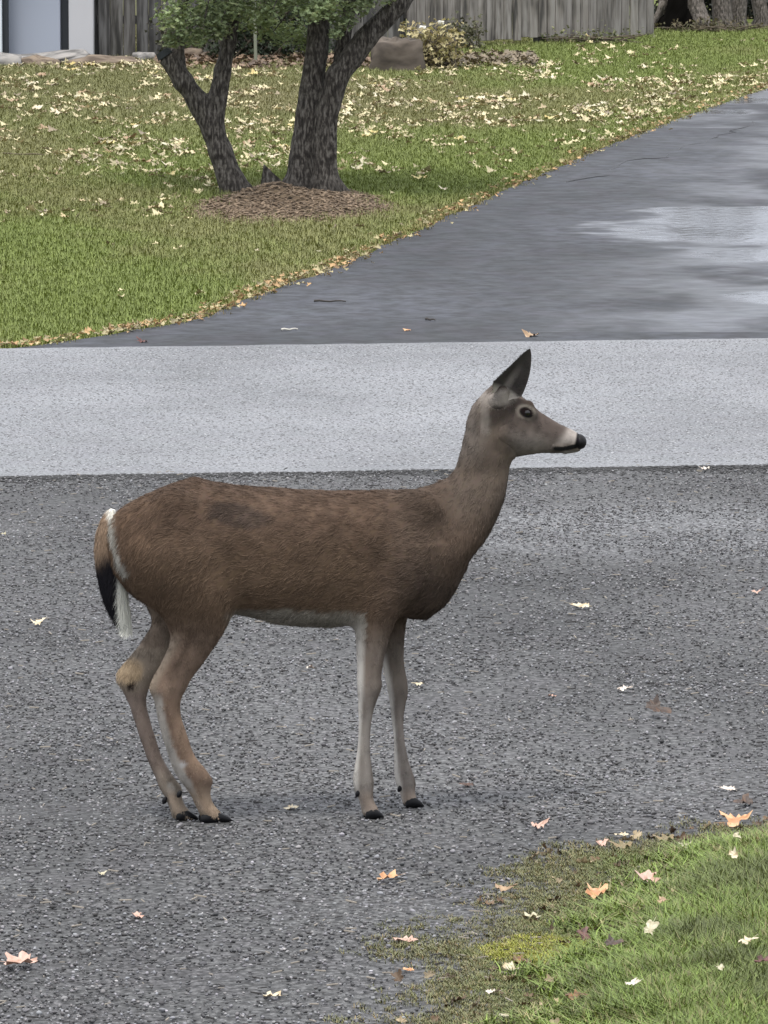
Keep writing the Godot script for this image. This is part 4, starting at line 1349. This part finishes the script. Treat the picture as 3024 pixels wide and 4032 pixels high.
const HIND_NEAR := [[1150, 290, 440, 0.06, 0.07], [1200, 284, 462, 0.085, 0.078], [1250, 284, 482, 0.085, 0.08], [1300, 327, 502, 0.085, 0.072], [1340, 357, 500, 0.08, 0.06], [1386, 371, 477, 0.074, 0.048], [1436, 352, 443, 0.068, 0.036], [1470, 333, 418, 0.062, 0.031], [1492, 326, 406, 0.06, 0.03], [1515, 335, 395, 0.06, 0.026000000000000002], [1547, 342, 394, 0.058, 0.0245], [1590, 352, 407, 0.055, 0.0245], [1634, 366, 423, 0.05, 0.025], [1664, 376, 446, 0.045, 0.03], [1686, 390, 460, 0.042, 0.031], [1703, 402, 457, 0.04, 0.0275], [1719, 413, 456, 0.038, 0.025], [1736, 421, 461, 0.036, 0.025], [1752, 428, 474, 0.036, 0.0265], [1766, 436, 484, 0.036, 0.026]]
const HIND_FAR := [[1200, 290, 430, -0.08, 0.07], [1250, 288, 430, -0.08, 0.07], [1300, 312, 440, -0.08, 0.06], [1345, 328, 436, -0.075, 0.05], [1380, 312, 410, -0.07, 0.042], [1410, 290, 388, -0.066, 0.035], [1434, 270, 366, -0.063, 0.031], [1456, 254, 346, -0.06, 0.0295], [1474, 254, 330, -0.058, 0.029], [1492, 264, 322, -0.056, 0.0275], [1520, 278, 317, -0.054, 0.024], [1560, 291, 326, -0.05, 0.0225], [1600, 304, 338, -0.045, 0.0225], [1640, 318, 352, -0.038, 0.0235], [1680, 336, 376, -0.03, 0.028], [1704, 345, 393, -0.024, 0.0285], [1720, 355, 393, -0.02, 0.0255], [1738, 363, 399, -0.017, 0.0245], [1754, 368, 412, -0.015, 0.0255], [1764, 371, 421, -0.014, 0.025]]
const FORE_NEAR := [[1180, 800, 940, 0.075, 0.055], [1230, 768, 930, 0.085, 0.055], [1280, 758, 900, 0.088, 0.052], [1319, 760, 866, 0.086, 0.047], [1366, 765, 845, 0.084, 0.041], [1423, 768, 829, 0.082, 0.036], [1460, 769, 823, 0.08, 0.0345], [1488, 769, 823, 0.078, 0.035], [1510, 771, 815, 0.076, 0.0315], [1535, 771, 806, 0.074, 0.027], [1570, 772, 800, 0.072, 0.0225], [1620, 769, 798, 0.07, 0.0225], [1658, 763, 802, 0.068, 0.0265], [1690, 760, 806, 0.067, 0.028], [1710, 764, 805, 0.066, 0.0255], [1728, 773, 806, 0.066, 0.024], [1745, 777, 814, 0.066, 0.0245], [1757, 779, 820, 0.066, 0.0245]]
const FORE_FAR := [[1190, 800, 950, -0.08, 0.055], [1250, 800, 930, -0.085, 0.052], [1310, 812, 890, -0.09, 0.045], [1344, 818, 876, -0.092, 0.041], [1386, 819, 872, -0.094, 0.037], [1435, 824, 872, -0.096, 0.0345], [1470, 831, 879, -0.098, 0.034], [1497, 836, 880, -0.1, 0.034], [1520, 840, 875, -0.1, 0.029], [1545, 843, 871, -0.1, 0.0255], [1590, 848, 872, -0.1, 0.0225], [1640, 849, 881, -0.1, 0.023], [1668, 849, 891, -0.1, 0.0275], [1690, 853, 897, -0.1, 0.028], [1707, 860, 896, -0.1, 0.025], [1720, 864, 898, -0.1, 0.0245], [1732, 867, 904, -0.1, 0.0245]]
const TAIL := [[1112, 236, 256, 0, 0.014], [1130, 224, 259, 0, 0.024], [1160, 212, 262, 0, 0.032], [1200, 207, 265, 0, 0.036], [1250, 213, 278, 0, 0.036], [1300, 226, 284, 0, 0.03], [1335, 244, 288, 0, 0.022], [1360, 266, 291, 0, 0.012]]


func edge_frac(rows: Array, px: float, py: float) -> float:   # 0 at the back edge of that leg, 1 at its front
	for i in rows.size() - 1:
		if py <= rows[i + 1][0]:
			var t := clampf((py - rows[i][0]) / (rows[i + 1][0] - rows[i][0]), 0.0, 1.0)
			var l := lerpf(rows[i][1], rows[i + 1][1], t)
			return (px - l) / (lerpf(rows[i][2], rows[i + 1][2], t) - l)
	return 0.5


func near_line(px: float, py: float, pts: Array) -> float:
	var best := 999.0
	var p := Vector2(px, py)
	for i in pts.size() - 1:
		best = minf(best, p.distance_to(Geometry2D.get_closest_point_to_segment(p, pts[i], pts[i + 1])))
	return best


# the coat's colours with some shading painted in, as (linear colour, hair length in metres in alpha)
func coat(pos: Vector3, on_head: bool) -> Color:
	var px := 560.0 + pos.x * 775.0
	var py := 1778.0 - (pos.y - 0.1715 * pos.z) * 764.0
	var zr := pos.z - zc(px)
	var near := zr > 0.0
	var n1 := nz_b.get_noise_3d(pos.x * 3.0, pos.y * 5.0, pos.z * 5.0)
	var n2 := nz_a.get_noise_3d(pos.x * 9.0, pos.y * 9.0, pos.z * 9.0)
	var body := Color(0.158, 0.104, 0.073)
	body = body.lerp(Color(0.195, 0.13, 0.086), smoothstep(1120, 1260, py) * smoothstep(980, 700, px))
	body = body.lerp(Color(0.125, 0.08, 0.055), smoothstep(1085, 1045, py) * smoothstep(250, 420, px) * 0.6)
	var c := body
	var length := 0.023
	# flank mark
	var fm := Vector2((px - 525.0) / 70.0, (py - 1128.0 - (px - 525.0) * 0.12) / 29.0).length()
	c = c.lerp(Color(0.085, 0.062, 0.05), 0.8 * smoothstep(1.15, 0.75, fm + n1 * 0.3))
	# rump, a little warmer
	c = c.lerp(Color(0.2, 0.125, 0.078), 0.45 * smoothstep(420, 260, px) * smoothstep(1330, 1100, py))
	# shoulder and neck
	c = c.lerp(Color(0.145, 0.102, 0.076), smoothstep(780, 900, px))
	c = c.lerp(Color(0.185, 0.143, 0.113), smoothstep(930, 1000, px) * smoothstep(1180, 1060, py))
	c = c.lerp(Color(0.095, 0.07, 0.056), 0.6 * smoothstep(0.0, 26.0, px - (1090.0 - 0.45 * (py - 1080.0)) + 20.0) * smoothstep(1010, 1060, py) * smoothstep(980, 1010, px))
	c = c.lerp(Color(0.27, 0.23, 0.2), 0.75 * smoothstep(1030, 950, py) * smoothstep(1070, 1015, px))
	if px > 930.0: length = lerpf(0.02, 0.014, smoothstep(1150, 950, py))
	# chest front and brisket: shade under overhead light painted darker
	c = c.lerp(Color(0.078, 0.056, 0.044), 0.85 * smoothstep(1190, 1290, py) * smoothstep(860, 930, px))
	# belly
	var bl := 1322.0 + 6.0 * n1
	if px > 470.0 and px < 790.0:
		var b := smoothstep(bl - 3.0, bl + 8.0, py) * smoothstep(480, 530, px)
		c = c.lerp(Color(0.42, 0.38, 0.32), b)
		length = lerpf(length, 0.026, b)
	# legs
	if py > 1330.0 and px > 730.0:
		var rows := FORE_NEAR if near else FORE_FAR
		var e := edge_frac(rows, px, py)
		var t := smoothstep(1320, 1420, py)
		var leg := Color(0.185, 0.15, 0.125).lerp(Color(0.33, 0.295, 0.26), smoothstep(1440, 1600, py))
		if not near: leg = Color(0.185, 0.155, 0.13).lerp(Color(0.24, 0.21, 0.185), smoothstep(1440, 1600, py))
		leg = leg.lerp(Color(0.1, 0.075, 0.06), 0.6 * smoothstep(0.75, 1.0, e))
		leg = leg.lerp(Color(0.75, 0.71, 0.65), (0.95 if near else 0.8) * smoothstep(0.36, 0.12, e) * (1.0 if near else smoothstep(1400, 1440, py)))
		leg = leg.lerp(Color(0.36, 0.28, 0.22), 0.7 * smoothstep(1690, 1730, py))
		c = c.lerp(leg, t)
		length = lerpf(0.018, 0.0085, smoothstep(1300, 1430, py))
	elif py > 1330.0 and px < 520.0:
		var t := smoothstep(1320, 1400, py)
		if near:
			var e := edge_frac(HIND_NEAR, px, py)
			var leg := Color(0.22, 0.155, 0.115)
			leg = leg.lerp(Color(0.29, 0.2, 0.14), 0.7 * smoothstep(0.15, 0.5, n2 + 0.3) * smoothstep(1430, 1490, py))
			leg = leg.lerp(Color(0.36, 0.29, 0.22), 0.8 * smoothstep(0.3, 0.08, e) * smoothstep(1360, 1400, py))
			leg = leg.lerp(Color(0.4, 0.37, 0.33), 0.95 * smoothstep(0.42, 0.26, e) * smoothstep(1490, 1525, py))
			leg = leg.lerp(Color(0.15, 0.1, 0.075), 0.6 * smoothstep(0.36, 0.44, e) * smoothstep(0.62, 0.5, e) * smoothstep(1500, 1540, py))
			leg = leg.lerp(Color(0.13, 0.09, 0.065), 0.7 * smoothstep(0.3, 0.4, e) * smoothstep(0.56, 0.44, e) * smoothstep(1345, 1380, py) * smoothstep(1470, 1430, py))
			leg = leg.lerp(Color(0.19, 0.135, 0.1), 0.7 * smoothstep(1640, 1690, py) * smoothstep(0.5, 0.8, e))
			leg = leg.lerp(Color(0.37, 0.28, 0.2), 0.8 * smoothstep(1690, 1725, py))
			leg = leg.lerp(Color(0.5, 0.48, 0.46), smoothstep(12.0, 4.0, Vector2(px - 397.0, (py - 1653.0) * 1.3).length()))  # pale spot: a small highlight painted into the fetlock hair
			c = c.lerp(leg, t)
		else:
			var leg := Color(0.3, 0.245, 0.19)
			leg = leg.lerp(Color(0.23, 0.18, 0.15), smoothstep(1480, 1510, py))
			leg = leg.lerp(Color(0.3, 0.25, 0.2), smoothstep(1640, 1700, py))
			leg = leg.lerp(Color(0.62, 0.46, 0.29), smoothstep(34.0, 16.0, Vector2((px - 281.0) * 0.9, (py - 1450.0)).length()))
			leg = leg.lerp(Color(0.03, 0.02, 0.016), smoothstep(15.0, 7.0, Vector2(px - 284.0, (py - 1480.0) * 1.2).length()))
			c = c.lerp(leg, t)
		length = lerpf(0.019, 0.009, smoothstep(1330, 1470, py))
		if not near and Vector2(px - 281.0, py - 1455.0).length() < 34.0: length = 0.016
	if py > 1380.0:
		var n3 := nz_b.get_noise_3d(pos.x * 16.0, pos.y * 3.0, pos.z * 16.0)
		c = Color(c.r * (1.0 + 0.3 * n3), c.g * (1.0 + 0.3 * n3), c.b * (1.0 + 0.3 * n3))
	# inside of the far thigh, beside the tail
	if not near and px < 360.0 and py > 1230.0 and py <= 1400.0:
		c = c.lerp(Color(0.28, 0.215, 0.165), smoothstep(1230, 1270, py) * 0.8)
	# white rim of the rump
	var rl := near_line(px, py, [Vector2(250, 1118), Vector2(250, 1160), Vector2(264, 1225), Vector2(280, 1250)])
	if py < 1265.0 and px < 300.0 and zr > -0.06:
		c = c.lerp(Color(0.6, 0.57, 0.5), smoothstep(11.0, 3.0, rl + 6.0 * n1))
	if px < 262.0 and py < 1240.0 and rl > 9.0: c = c.lerp(Color(0.33, 0.22, 0.14), 0.5)
	if on_head:
		var rest := c
		length = 0.009
		c = Color(0.128, 0.102, 0.088)
		c = c.lerp(Color(0.255, 0.22, 0.195), smoothstep(920, 965, py) * smoothstep(1215, 1150, px) * 0.8)   # cheek
		c = c.lerp(rest, smoothstep(1105, 1060, px - 0.5 * (py - 930.0)))
		c = c.lerp(Color(0.09, 0.065, 0.05), 0.8 * smoothstep(24.0, 5.0, near_line(px, py, [Vector2(1098, 850), Vector2(1120, 856), Vector2(1150, 880), Vector2(1170, 894)])))
		c = c.lerp(Color(0.06, 0.047, 0.04), 0.85 * smoothstep(32.0, 10.0, near_line(px, py, [Vector2(1058, 905), Vector2(1075, 893), Vector2(1100, 880)])))   # dark brow behind the eye
		c = c.lerp(Color(0.095, 0.075, 0.066), 0.6 * smoothstep(28.0, 8.0, near_line(px, py, [Vector2(1150, 900), Vector2(1180, 925), Vector2(1200, 935)])))
		if Vector2(px - 1075.0, py - 862.0).length() < 42.0: length = 0.011
		c = c.lerp(Color(0.34, 0.3, 0.265), smoothstep(22.0, 8.0, near_line(px, py, [Vector2(1036, 862), Vector2(1060, 866), Vector2(1098, 858)]) + 8.0 * n1))   # pale ear base
		c = c.lerp(Color(0.31, 0.27, 0.235), 0.8 * smoothstep(17.0, 5.0, near_line(px, py, [Vector2(1036, 868), Vector2(1040, 900), Vector2(1046, 935)]) + 8.0 * n1))
		var eye := Vector2(px - 1134.0, (py - 895.0 - 0.15 * (px - 1134.0)) * 1.35).length()
		var round_eye := atan2(py - 894.0, px - 1134.0)
		c = c.lerp(Color(0.32, 0.28, 0.235), clampf(0.45 + 0.35 * cos(round_eye - 4.0) + 0.25 * sin(round_eye) + n1, 0.0, 0.8) * smoothstep(27.0, 19.0, eye))
		c = c.lerp(Color(0.012, 0.009, 0.008), smoothstep(18.0, 13.0, eye))
		var mz := px + 0.7 * (py - 945.0) + 6.0 * n1
		c = c.lerp(Color(0.42, 0.375, 0.34), 0.9 * smoothstep(1200, 1226, mz) * smoothstep(975, 966, py))
		c = c.lerp(Color(0.36, 0.29, 0.25), smoothstep(1190, 1205, px) * smoothstep(955, 964, py) * smoothstep(975, 966, py) * 0.7)
		c = c.lerp(Color(0.02, 0.018, 0.018), smoothstep(6.0, 3.0, near_line(px, py, [Vector2(1198, 970), Vector2(1215, 971), Vector2(1240, 966)])))
		c = c.lerp(Color(0.32, 0.29, 0.27), smoothstep(973, 977, py) * smoothstep(1205, 1225, px))
		c = c.lerp(Color(0.012, 0.011, 0.012), smoothstep(1238, 1243, px + 0.2 * (py - 955.0)) * smoothstep(972, 967, py))
		if eye < 16.0 or px > 1238.0: length = 0.0
	var f := (1.0 + 0.26 * n1 + 0.2 * n2 + (0.3 * nz_b.get_noise_3d(pos.x * 14.0, pos.y * 14.0, pos.z * 14.0) if on_head else 0.0)) * (0.57 + (0.2 * smoothstep(1340.0, 1480.0, py) if not on_head else 0.08))
	return Color(c.r * f, c.g * f, c.b * f, length)


func of_head(p: Vector3) -> bool:
	return 560.0 + p.x * 775.0 > 1035.0 and 1778.0 - (p.y - 0.1715 * p.z) * 764.0 < 990.0


func lie(pos: Vector3, on_head: bool) -> Vector3:   # which way the hair lies
	var px := 560.0 + pos.x * 775.0
	var py := 1778.0 - (pos.y - 0.1715 * pos.z) * 764.0
	if on_head:
		return Vector3(-1, -0.15 + 0.5 * smoothstep(940, 880, py), 0)
	var d := Vector3(-1, -0.32, 0)
	d = d.lerp(Vector3(-0.45, -0.9, 0), smoothstep(900, 1000, px))
	d = d.lerp(Vector3(-0.55, -0.85, 0), smoothstep(430, 300, px))
	d = d.lerp(Vector3(-0.5, -0.85, 0), smoothstep(1200, 1290, py) * smoothstep(520, 430, px))
	d = d.lerp(Vector3(-0.08, -1, 0), smoothstep(1290, 1380, py))
	return d


func strand() -> ArrayMesh:
	var v := PackedVector3Array([Vector3(-0.5, 0, 0), Vector3(0.5, 0, 0), Vector3(-0.42, 0.5, -0.03), Vector3(0.42, 0.5, -0.03), Vector3(0, 1, -0.14)])
	var n := PackedVector3Array()
	for i in 5: n.append(Vector3(0, 0.25, 1).normalized())
	return amesh(v, n, PackedInt32Array([0, 2, 1, 1, 2, 3, 2, 4, 3]))


func grow(m: Array, on_head: bool, density: Callable, pl: Array, pc: PackedColorArray, tint: Callable, wide := 0.0011) -> PackedColorArray:
	var v: PackedVector3Array = m[0]
	var n: PackedVector3Array = m[1]
	var idx: PackedInt32Array = m[2]
	var owed := 0.0
	for t in range(0, idx.size(), 3):
		var a := v[idx[t]]
		var b := v[idx[t + 1]]
		var c := v[idx[t + 2]]
		owed += (b - a).cross(c - a).length() * 0.5 * density.call((a + b + c) / 3.0)
		while owed > 0.0:
			owed -= 1.0
			if owed < -1.0 or rng.randf() < -owed: continue
			var u := rng.randf()
			var w := rng.randf()
			if u + w > 1.0:
				u = 1.0 - u
				w = 1.0 - w
			var p := a + (b - a) * u + (c - a) * w
			var nn := (n[idx[t]] * (1.0 - u - w) + n[idx[t + 1]] * u + n[idx[t + 2]] * w).normalized()
			var col: Color = tint.call(p)
			if col.a < 0.001: continue
			var d := lie(p, on_head) if density != tail_density else Vector3(-0.12 - p.z, -1, p.z * 4.0)
			var sway := 0.15 if density == tail_density else 0.9
			d += Vector3(rng.randfn(), rng.randfn(), rng.randfn()) * 0.15 + Vector3(nz_b.get_noise_3d(p.x * 9.0, p.y * 9.0, p.z * 9.0), nz_b.get_noise_3d(p.x * 9.0 + 50.0, p.y * 9.0, p.z * 9.0), 0) * sway
			d = (d - nn * d.dot(nn)).normalized()
			var lift := rng.randf_range(0.1, 0.3) + (0.25 if sway > 0.5 else 0.0) * nz_b.get_noise_3d(p.x * 14.0, p.y * 14.0, p.z * 14.0 + 9.0)
			var y := (d * cos(lift) + nn * sin(lift)).normalized()
			var x := y.cross(nn).normalized()
			x = x.rotated(y, rng.randf_range(-0.7, 0.7))
			var z := x.cross(y)
			if z.dot(nn) < 0:
				x = -x
				z = -z
			var l := col.a * rng.randf_range(0.6, 1.25)
			pl.append(Transform3D(Basis(x * wide * rng.randf_range(0.7, 1.3), y * l, z * l), p - nn * 0.001))
			var f := rng.randf_range(0.72, 1.3)
			pc.append(Color(col.r * f, col.g * f, col.b * f))
	return pc


func tail_density(_p: Vector3) -> float: return 420000.0


func tail_tint(p: Vector3) -> Color:
	var px := 560.0 + p.x * 775.0
	var py := 1778.0 - (p.y - 0.1715 * p.z) * 764.0
	var n1 := nz_b.get_noise_3d(p.x * 5.0, p.y * 5.0, p.z * 5.0)
	var line := lerp_table(PackedVector2Array([Vector2(1110, 243), Vector2(1180, 244), Vector2(1246, 259), Vector2(1345, 262), Vector2(1370, 262)]), py)
	var c := Color(0.27, 0.19, 0.13).lerp(Color(0.012, 0.011, 0.014), smoothstep(1185, 1235, py + 14.0 * n1 + (px - 215.0) * 0.5))
	c = c.lerp(Color(0.78, 0.77, 0.7), smoothstep(line - 1.0, line + 6.0, px + 5.0 * n1))
	return Color(c.r, c.g, c.b, 0.026 + 0.012 * smoothstep(1180, 1300, py))


func hoof_mesh(length: float) -> ArrayMesh:   # two toes, each a wedge with a sloping front wall
	var st := SurfaceTool.new()
	st.begin(Mesh.PRIMITIVE_TRIANGLES)
	for side in [-1.0, 1.0]:
		var rings := []
		# (x, bottom, top, half width)
		for s in [[-0.3, 0.006, 0.018, 0.5], [-0.26, 0.0, 0.028, 0.85], [0.0, 0.0, 0.04, 1.0], [0.3, 0.0, 0.034, 0.95], [0.6, 0.0, 0.018, 0.7], [0.72, 0.0, 0.006, 0.3]]:
			var ring := []
			var w: float = s[3] * 0.0125
			for k in 10:
				var a := TAU * k / 10.0
				var y := 0.78 * lerpf(s[1], s[2], 0.5 + 0.5 * clampf(sin(a) * 1.25, -1, 1))
				ring.append(Vector3(s[0] * length * 1.0, y, side * (0.0145 - 0.004 * maxf(s[0], 0.0)) + cos(a) * w * (1.0 - 0.2 * (y / 0.04))))
			rings.append(ring)
		for i in rings.size() - 1:
			for k in 10:
				var m := (k + 1) % 10
				for p in [rings[i][k], rings[i + 1][k], rings[i][m], rings[i][m], rings[i + 1][k], rings[i + 1][m]]: st.add_vertex(p)
		for e in [0, rings.size() - 1]:
			for k in range(1, 9):
				for p in [rings[e][0], rings[e][k], rings[e][k + 1]]: st.add_vertex(p)
	st.set_smooth_group(-1)
	st.generate_normals()
	return st.commit()


func ear_mesh(base: Vector3, tip: Vector3, side: Vector3, face: Vector3, half: float, cup: float) -> Array:
	var v := PackedVector3Array()
	var n := PackedVector3Array()
	var idx := PackedInt32Array()
	var U := 16
	var V := 10
	for layer in 2:
		for i in U + 1:
			var u := float(i) / U
			var w := half * (0.5 + 0.5 * smoothstep(0.0, 0.2, u)) * pow(maxf(1.0 - u, 0.0), 0.8) * (1.0 + 0.35 * u) + 0.001
			for j in V + 1:
				var q := 2.0 * j / V - 1.0
				var p := base.lerp(tip, u) + side * (q * w + 0.006 * sin(u * PI)) + face * (cup * w * (q * q - 0.5) - (0.005 if layer else 0.0) * (1.0 - q * q * 0.8))
				v.append(p)
				n.append((face * (-1.0 if layer else 1.0) - side * q * 0.7 * (-1.0 if layer else 1.0)).normalized())
	var o := (U + 1) * (V + 1)
	for layer in 2:
		for i in U:
			for j in V:
				var a := layer * o + i * (V + 1) + j
				var t := [a, a + 1, a + V + 1, a + 1, a + V + 2, a + V + 1]
				if layer: t.reverse()
				idx.append_array(t)
	return [v, n, idx]


func ear_tint(p: Vector3, tip: Vector3, base: Vector3) -> Color:
	var u := (p - base).dot(tip - base) / (tip - base).length_squared()
	var n1 := nz_b.get_noise_3d(p.x * 9.0, p.y * 9.0, p.z * 9.0)
	var q := (p - base.lerp(tip, u)).x
	var c := Color(0.042, 0.037, 0.034)
	c = c.lerp(Color(0.17, 0.15, 0.14), 0.75 * smoothstep(0.013, 0.003, absf(q - 0.004)) * smoothstep(0.75, 0.3, u))
	c = c.lerp(Color(0.4, 0.36, 0.32), smoothstep(0.2, 0.06, u + 0.06 * n1))
	var f := 1.0 + 0.25 * n1
	return Color(c.r * f, c.g * f, c.b * f, 0.008)


func build_deer() -> void:
	rng.seed = 120
	var deer := thing("deer", "brown doe standing in profile on the driveway, head raised, one ear up", "deer", DEER_AT)
	# body, neck and legs in one field
	var g := Grid.new(Vector3(dx(205), -0.02, -0.4), Vector3(dx(1160), 1.27, 0.2), 0.0075)
	g.slices_along(along_rows(TORSO), self, 0.04, 0.009, 2.25)
	g.slices_up(up_rows(NECK, 0.0), self, 0.045, 0.006)
	g.slices_along(along_rows(HEAD.slice(0, 5)), self, 0.025, 0.003)
	g.slices_up(up_rows(HIND_NEAR, 0.0), self, 0.035, 0.0005)
	g.slices_up(up_rows(HIND_FAR, 0.0), self, 0.03, 0.0005)
	g.slices_up(up_rows(FORE_NEAR, 0.0), self, 0.03, 0.001)
	g.slices_up(up_rows(FORE_FAR, 0.0), self, 0.03, 0.001)
	# muscle: shoulder blade, upper arm, point of hip
	g.bone(dp(905, 1110, zc(905) + 0.075), dp(860, 1240, zc(860) + 0.09), 0.045, 0.05, 0.05, 0.7)
	g.bone(dp(860, 1240, zc(860) + 0.085), dp(800, 1300, zc(800) + 0.085), 0.052, 0.042, 0.05, 0.8)
	g.bone(dp(905, 1110, zc(905) - 0.075), dp(860, 1240, zc(860) - 0.09), 0.045, 0.05, 0.05, 0.7)
	g.bone(dp(380, 1110, zc(380) + 0.11), dp(340, 1200, zc(340) + 0.1), 0.04, 0.06, 0.06, 0.8)
	var body := nets(g.F, g.nx, g.ny, g.nz, g.o, g.c)
	# head on a finer grid
	var h := Grid.new(dp(1015, 1010, zc(1100) - 0.09), dp(1280, 830, zc(1100) + 0.11), 0.0032)
	h.slices_along(along_rows(HEAD), self, 0.012, 0.002, 2.1)
	var hz := zc(1130)
	for s in [-1.0, 1.0]:
		h.bone(dp(1126, 890, hz + s * 0.031), dp(1142, 893, hz + s * 0.031), 0.0205, 0.0185, 0.02)
		h.bone(dp(1110, 874, hz + s * 0.036), dp(1140, 878, hz + s * 0.036), 0.011, 0.011, 0.014)   # brow
		h.bone(dp(1070, 872, zc(1075) + s * 0.036), dp(1082, 852, zc(1080) + s * 0.042), 0.022, 0.017, 0.03)   # ear root
		h.bone(dp(1082, 940, zc(1082) + s * 0.034), dp(1125, 952, zc(1125) + s * 0.026), 0.026, 0.022, 0.03)   # jaw muscle
		h.bone(dp(1225, 952, zc(1225) + s * 0.016), dp(1240, 955, zc(1240) + s * 0.016), 0.017, 0.016, 0.01)
	h.bone(dp(1222, 969, zc(1222)), dp(1246, 969, zc(1246)), 0.011, 0.009, 0.012)
	h.bone(dp(1215, 934, zc(1215)), dp(1244, 946, zc(1244)), 0.013, 0.012, 0.012)
	var head := nets(h.F, h.nx, h.ny, h.nz, h.o, h.c)
	var v: PackedVector3Array = body[0].duplicate()
	var n: PackedVector3Array = body[1].duplicate()
	var idx: PackedInt32Array = body[2].duplicate()
	var col := PackedColorArray()
	for p in v:
		var c := coat(p, of_head(p))
		col.append(Color(c.r * 0.9, c.g * 0.9, c.b * 0.9))
	var b0 := v.size()
	v.append_array(head[0])
	n.append_array(head[1])
	for q in head[2]: idx.append(q + b0)
	for p in head[0]:
		var c := coat(p, true)
		col.append(Color(c.r, c.g, c.b))
	var skin := mat(Color.WHITE, 0.85, true, 0.25)
	part("body", amesh(v, n, idx, col), skin, deer)
	var fur_mat := mat(Color.WHITE, 0.7, true, 0.25)
	# tail
	var tg := Grid.new(Vector3(dx(185), dy(1385, 0), -0.06), Vector3(dx(305), dy(1090, 0), 0.08), 0.005)
	tg.slices_up(up_rows(TAIL, 0.0), self, 0.01, 0.006, 2.0)
	var tail := nets(tg.F, tg.nx, tg.ny, tg.nz, tg.o, tg.c)
	var tc := PackedColorArray()
	for p in tail[0]: tc.append(tail_tint(p))
	for i in tc.size(): tc[i].a = 1.0
	var tn := part("tail", amesh(tail[0], tail[1], tail[2], tc), skin, deer)
	tn.set_meta("label", "tail black at the back with a white underside")
	var hair := strand()
	var pl := []
	var pc := PackedColorArray()
	pc = grow(tail, false, tail_density, pl, pc, tail_tint, 0.0013)
	many("tail_hair", hair, fur_mat, pl, pc, tn)
	# ears
	var eb := dp(1076, 860, zc(1079) + 0.048)
	var et := dp(1141, 763, zc(1079) + 0.075)
	var axis := (et - eb).normalized()
	var face := Vector3(0.35, -0.1, 0.93)
	face = (face - axis * face.dot(axis)).normalized()
	var near_ear := ear_mesh(eb, et, axis.cross(face), face, 0.052, 0.55)
	var fb := dp(1082, 866, zc(1082) - 0.045)
	var ft := fb + Vector3(0.055, 0.085, -0.075)
	axis = (ft - fb).normalized()
	face = Vector3(0.5, 0.1, 0.8)
	face = (face - axis * face.dot(axis)).normalized()
	var far_ear := ear_mesh(fb, ft, axis.cross(face), face, 0.03, 0.7)
	var pairs := [[near_ear, eb, et], [far_ear, fb, ft]]
	for e in pairs:
		var ec := PackedColorArray()
		var tint := func(p: Vector3) -> Color: return ear_tint(p, e[2], e[1])
		for p in e[0][0]:
			var c: Color = tint.call(p)
			ec.append(Color(c.r, c.g, c.b))
		var o := part("ear", amesh(e[0][0], e[0][1], e[0][2], ec), skin, deer)
		pl = []
		pc = PackedColorArray()
		pc = grow(e[0], true, func(_p): return 160000.0, pl, pc, tint, 0.0009)
		many("ear_hair", hair, fur_mat, pl, pc, o)
	# eyes, nose
	var wet := mat(lin(0.006, 0.005, 0.004), 0.05, false, 0.5)
	for s in [-1.0, 1.0]:
		var ball := SphereMesh.new()
		ball.radius = 0.0145; ball.height = 0.026; ball.radial_segments = 24; ball.rings = 14
		part("eye", ball, wet, deer, dp(1134, 895, hz + s * 0.0405))
	var nm := mat(lin(0.006, 0.0055, 0.006), 0.55, false, 0.3)
	var nb := SphereMesh.new()
	nb.radius = 0.5; nb.height = 1.0; nb.radial_segments = 24; nb.rings = 14
	var nose := part("nose", nb, nm, deer, dp(1250, 954, zc(1250)))
	nose.scale = Vector3(0.04, 0.043, 0.056)
	nose.rotation = Vector3(0, 0, 0.35)
	# hooves and dewclaws
	var hm := mat(lin(0.006, 0.006, 0.007), 0.5, false, 0.3)
	for s in [[452, 0.036, 0.088, HIND_NEAR, 1766], [392, -0.014, 0.062, HIND_FAR, 1764], [797, 0.066, 0.052, FORE_NEAR, 1757], [884, -0.1, 0.052, FORE_FAR, 1732]]:
		var z: float = zc(s[0]) + s[1]
		var o := part("hoof", hoof_mesh(s[2]), hm, deer, Vector3(dx(s[0]), 0.002, z), Vector3(0, 0.2, 0))
	for s in [[771, 1714, 0.066], [862, 1702, -0.1], [356, 1729, -0.02], [389, 1716, 0.04]]:
		for e in [-1.0, 1.0]:
			var d := SphereMesh.new()
			d.radius = 0.5; d.height = 1.0; d.radial_segments = 12; d.rings = 8
			var o := part("dewclaw", d, hm, deer, dp(s[0], s[1], zc(s[0]) + s[2] + e * 0.014), Vector3(0, 0, -0.4))
			o.scale = Vector3(0.013, 0.022, 0.012)
	# the coat itself
	pl = []
	pc = PackedColorArray()
	var dens := func(p: Vector3) -> float:
		var py := 1778.0 - (p.y - 0.1715 * p.z) * 764.0
		return 150000.0 if py < 1330.0 else 330000.0
	pc = grow(body, false, dens, pl, pc, func(p): return coat(p, of_head(p)), 0.0011)
	pc = grow(head, true, func(_p): return 420000.0, pl, pc, func(p): return coat(p, true), 0.0008)
	many("coat", hair, fur_mat, pl, pc, deer)
	print("strands ", pl.size(), " body verts ", v.size())
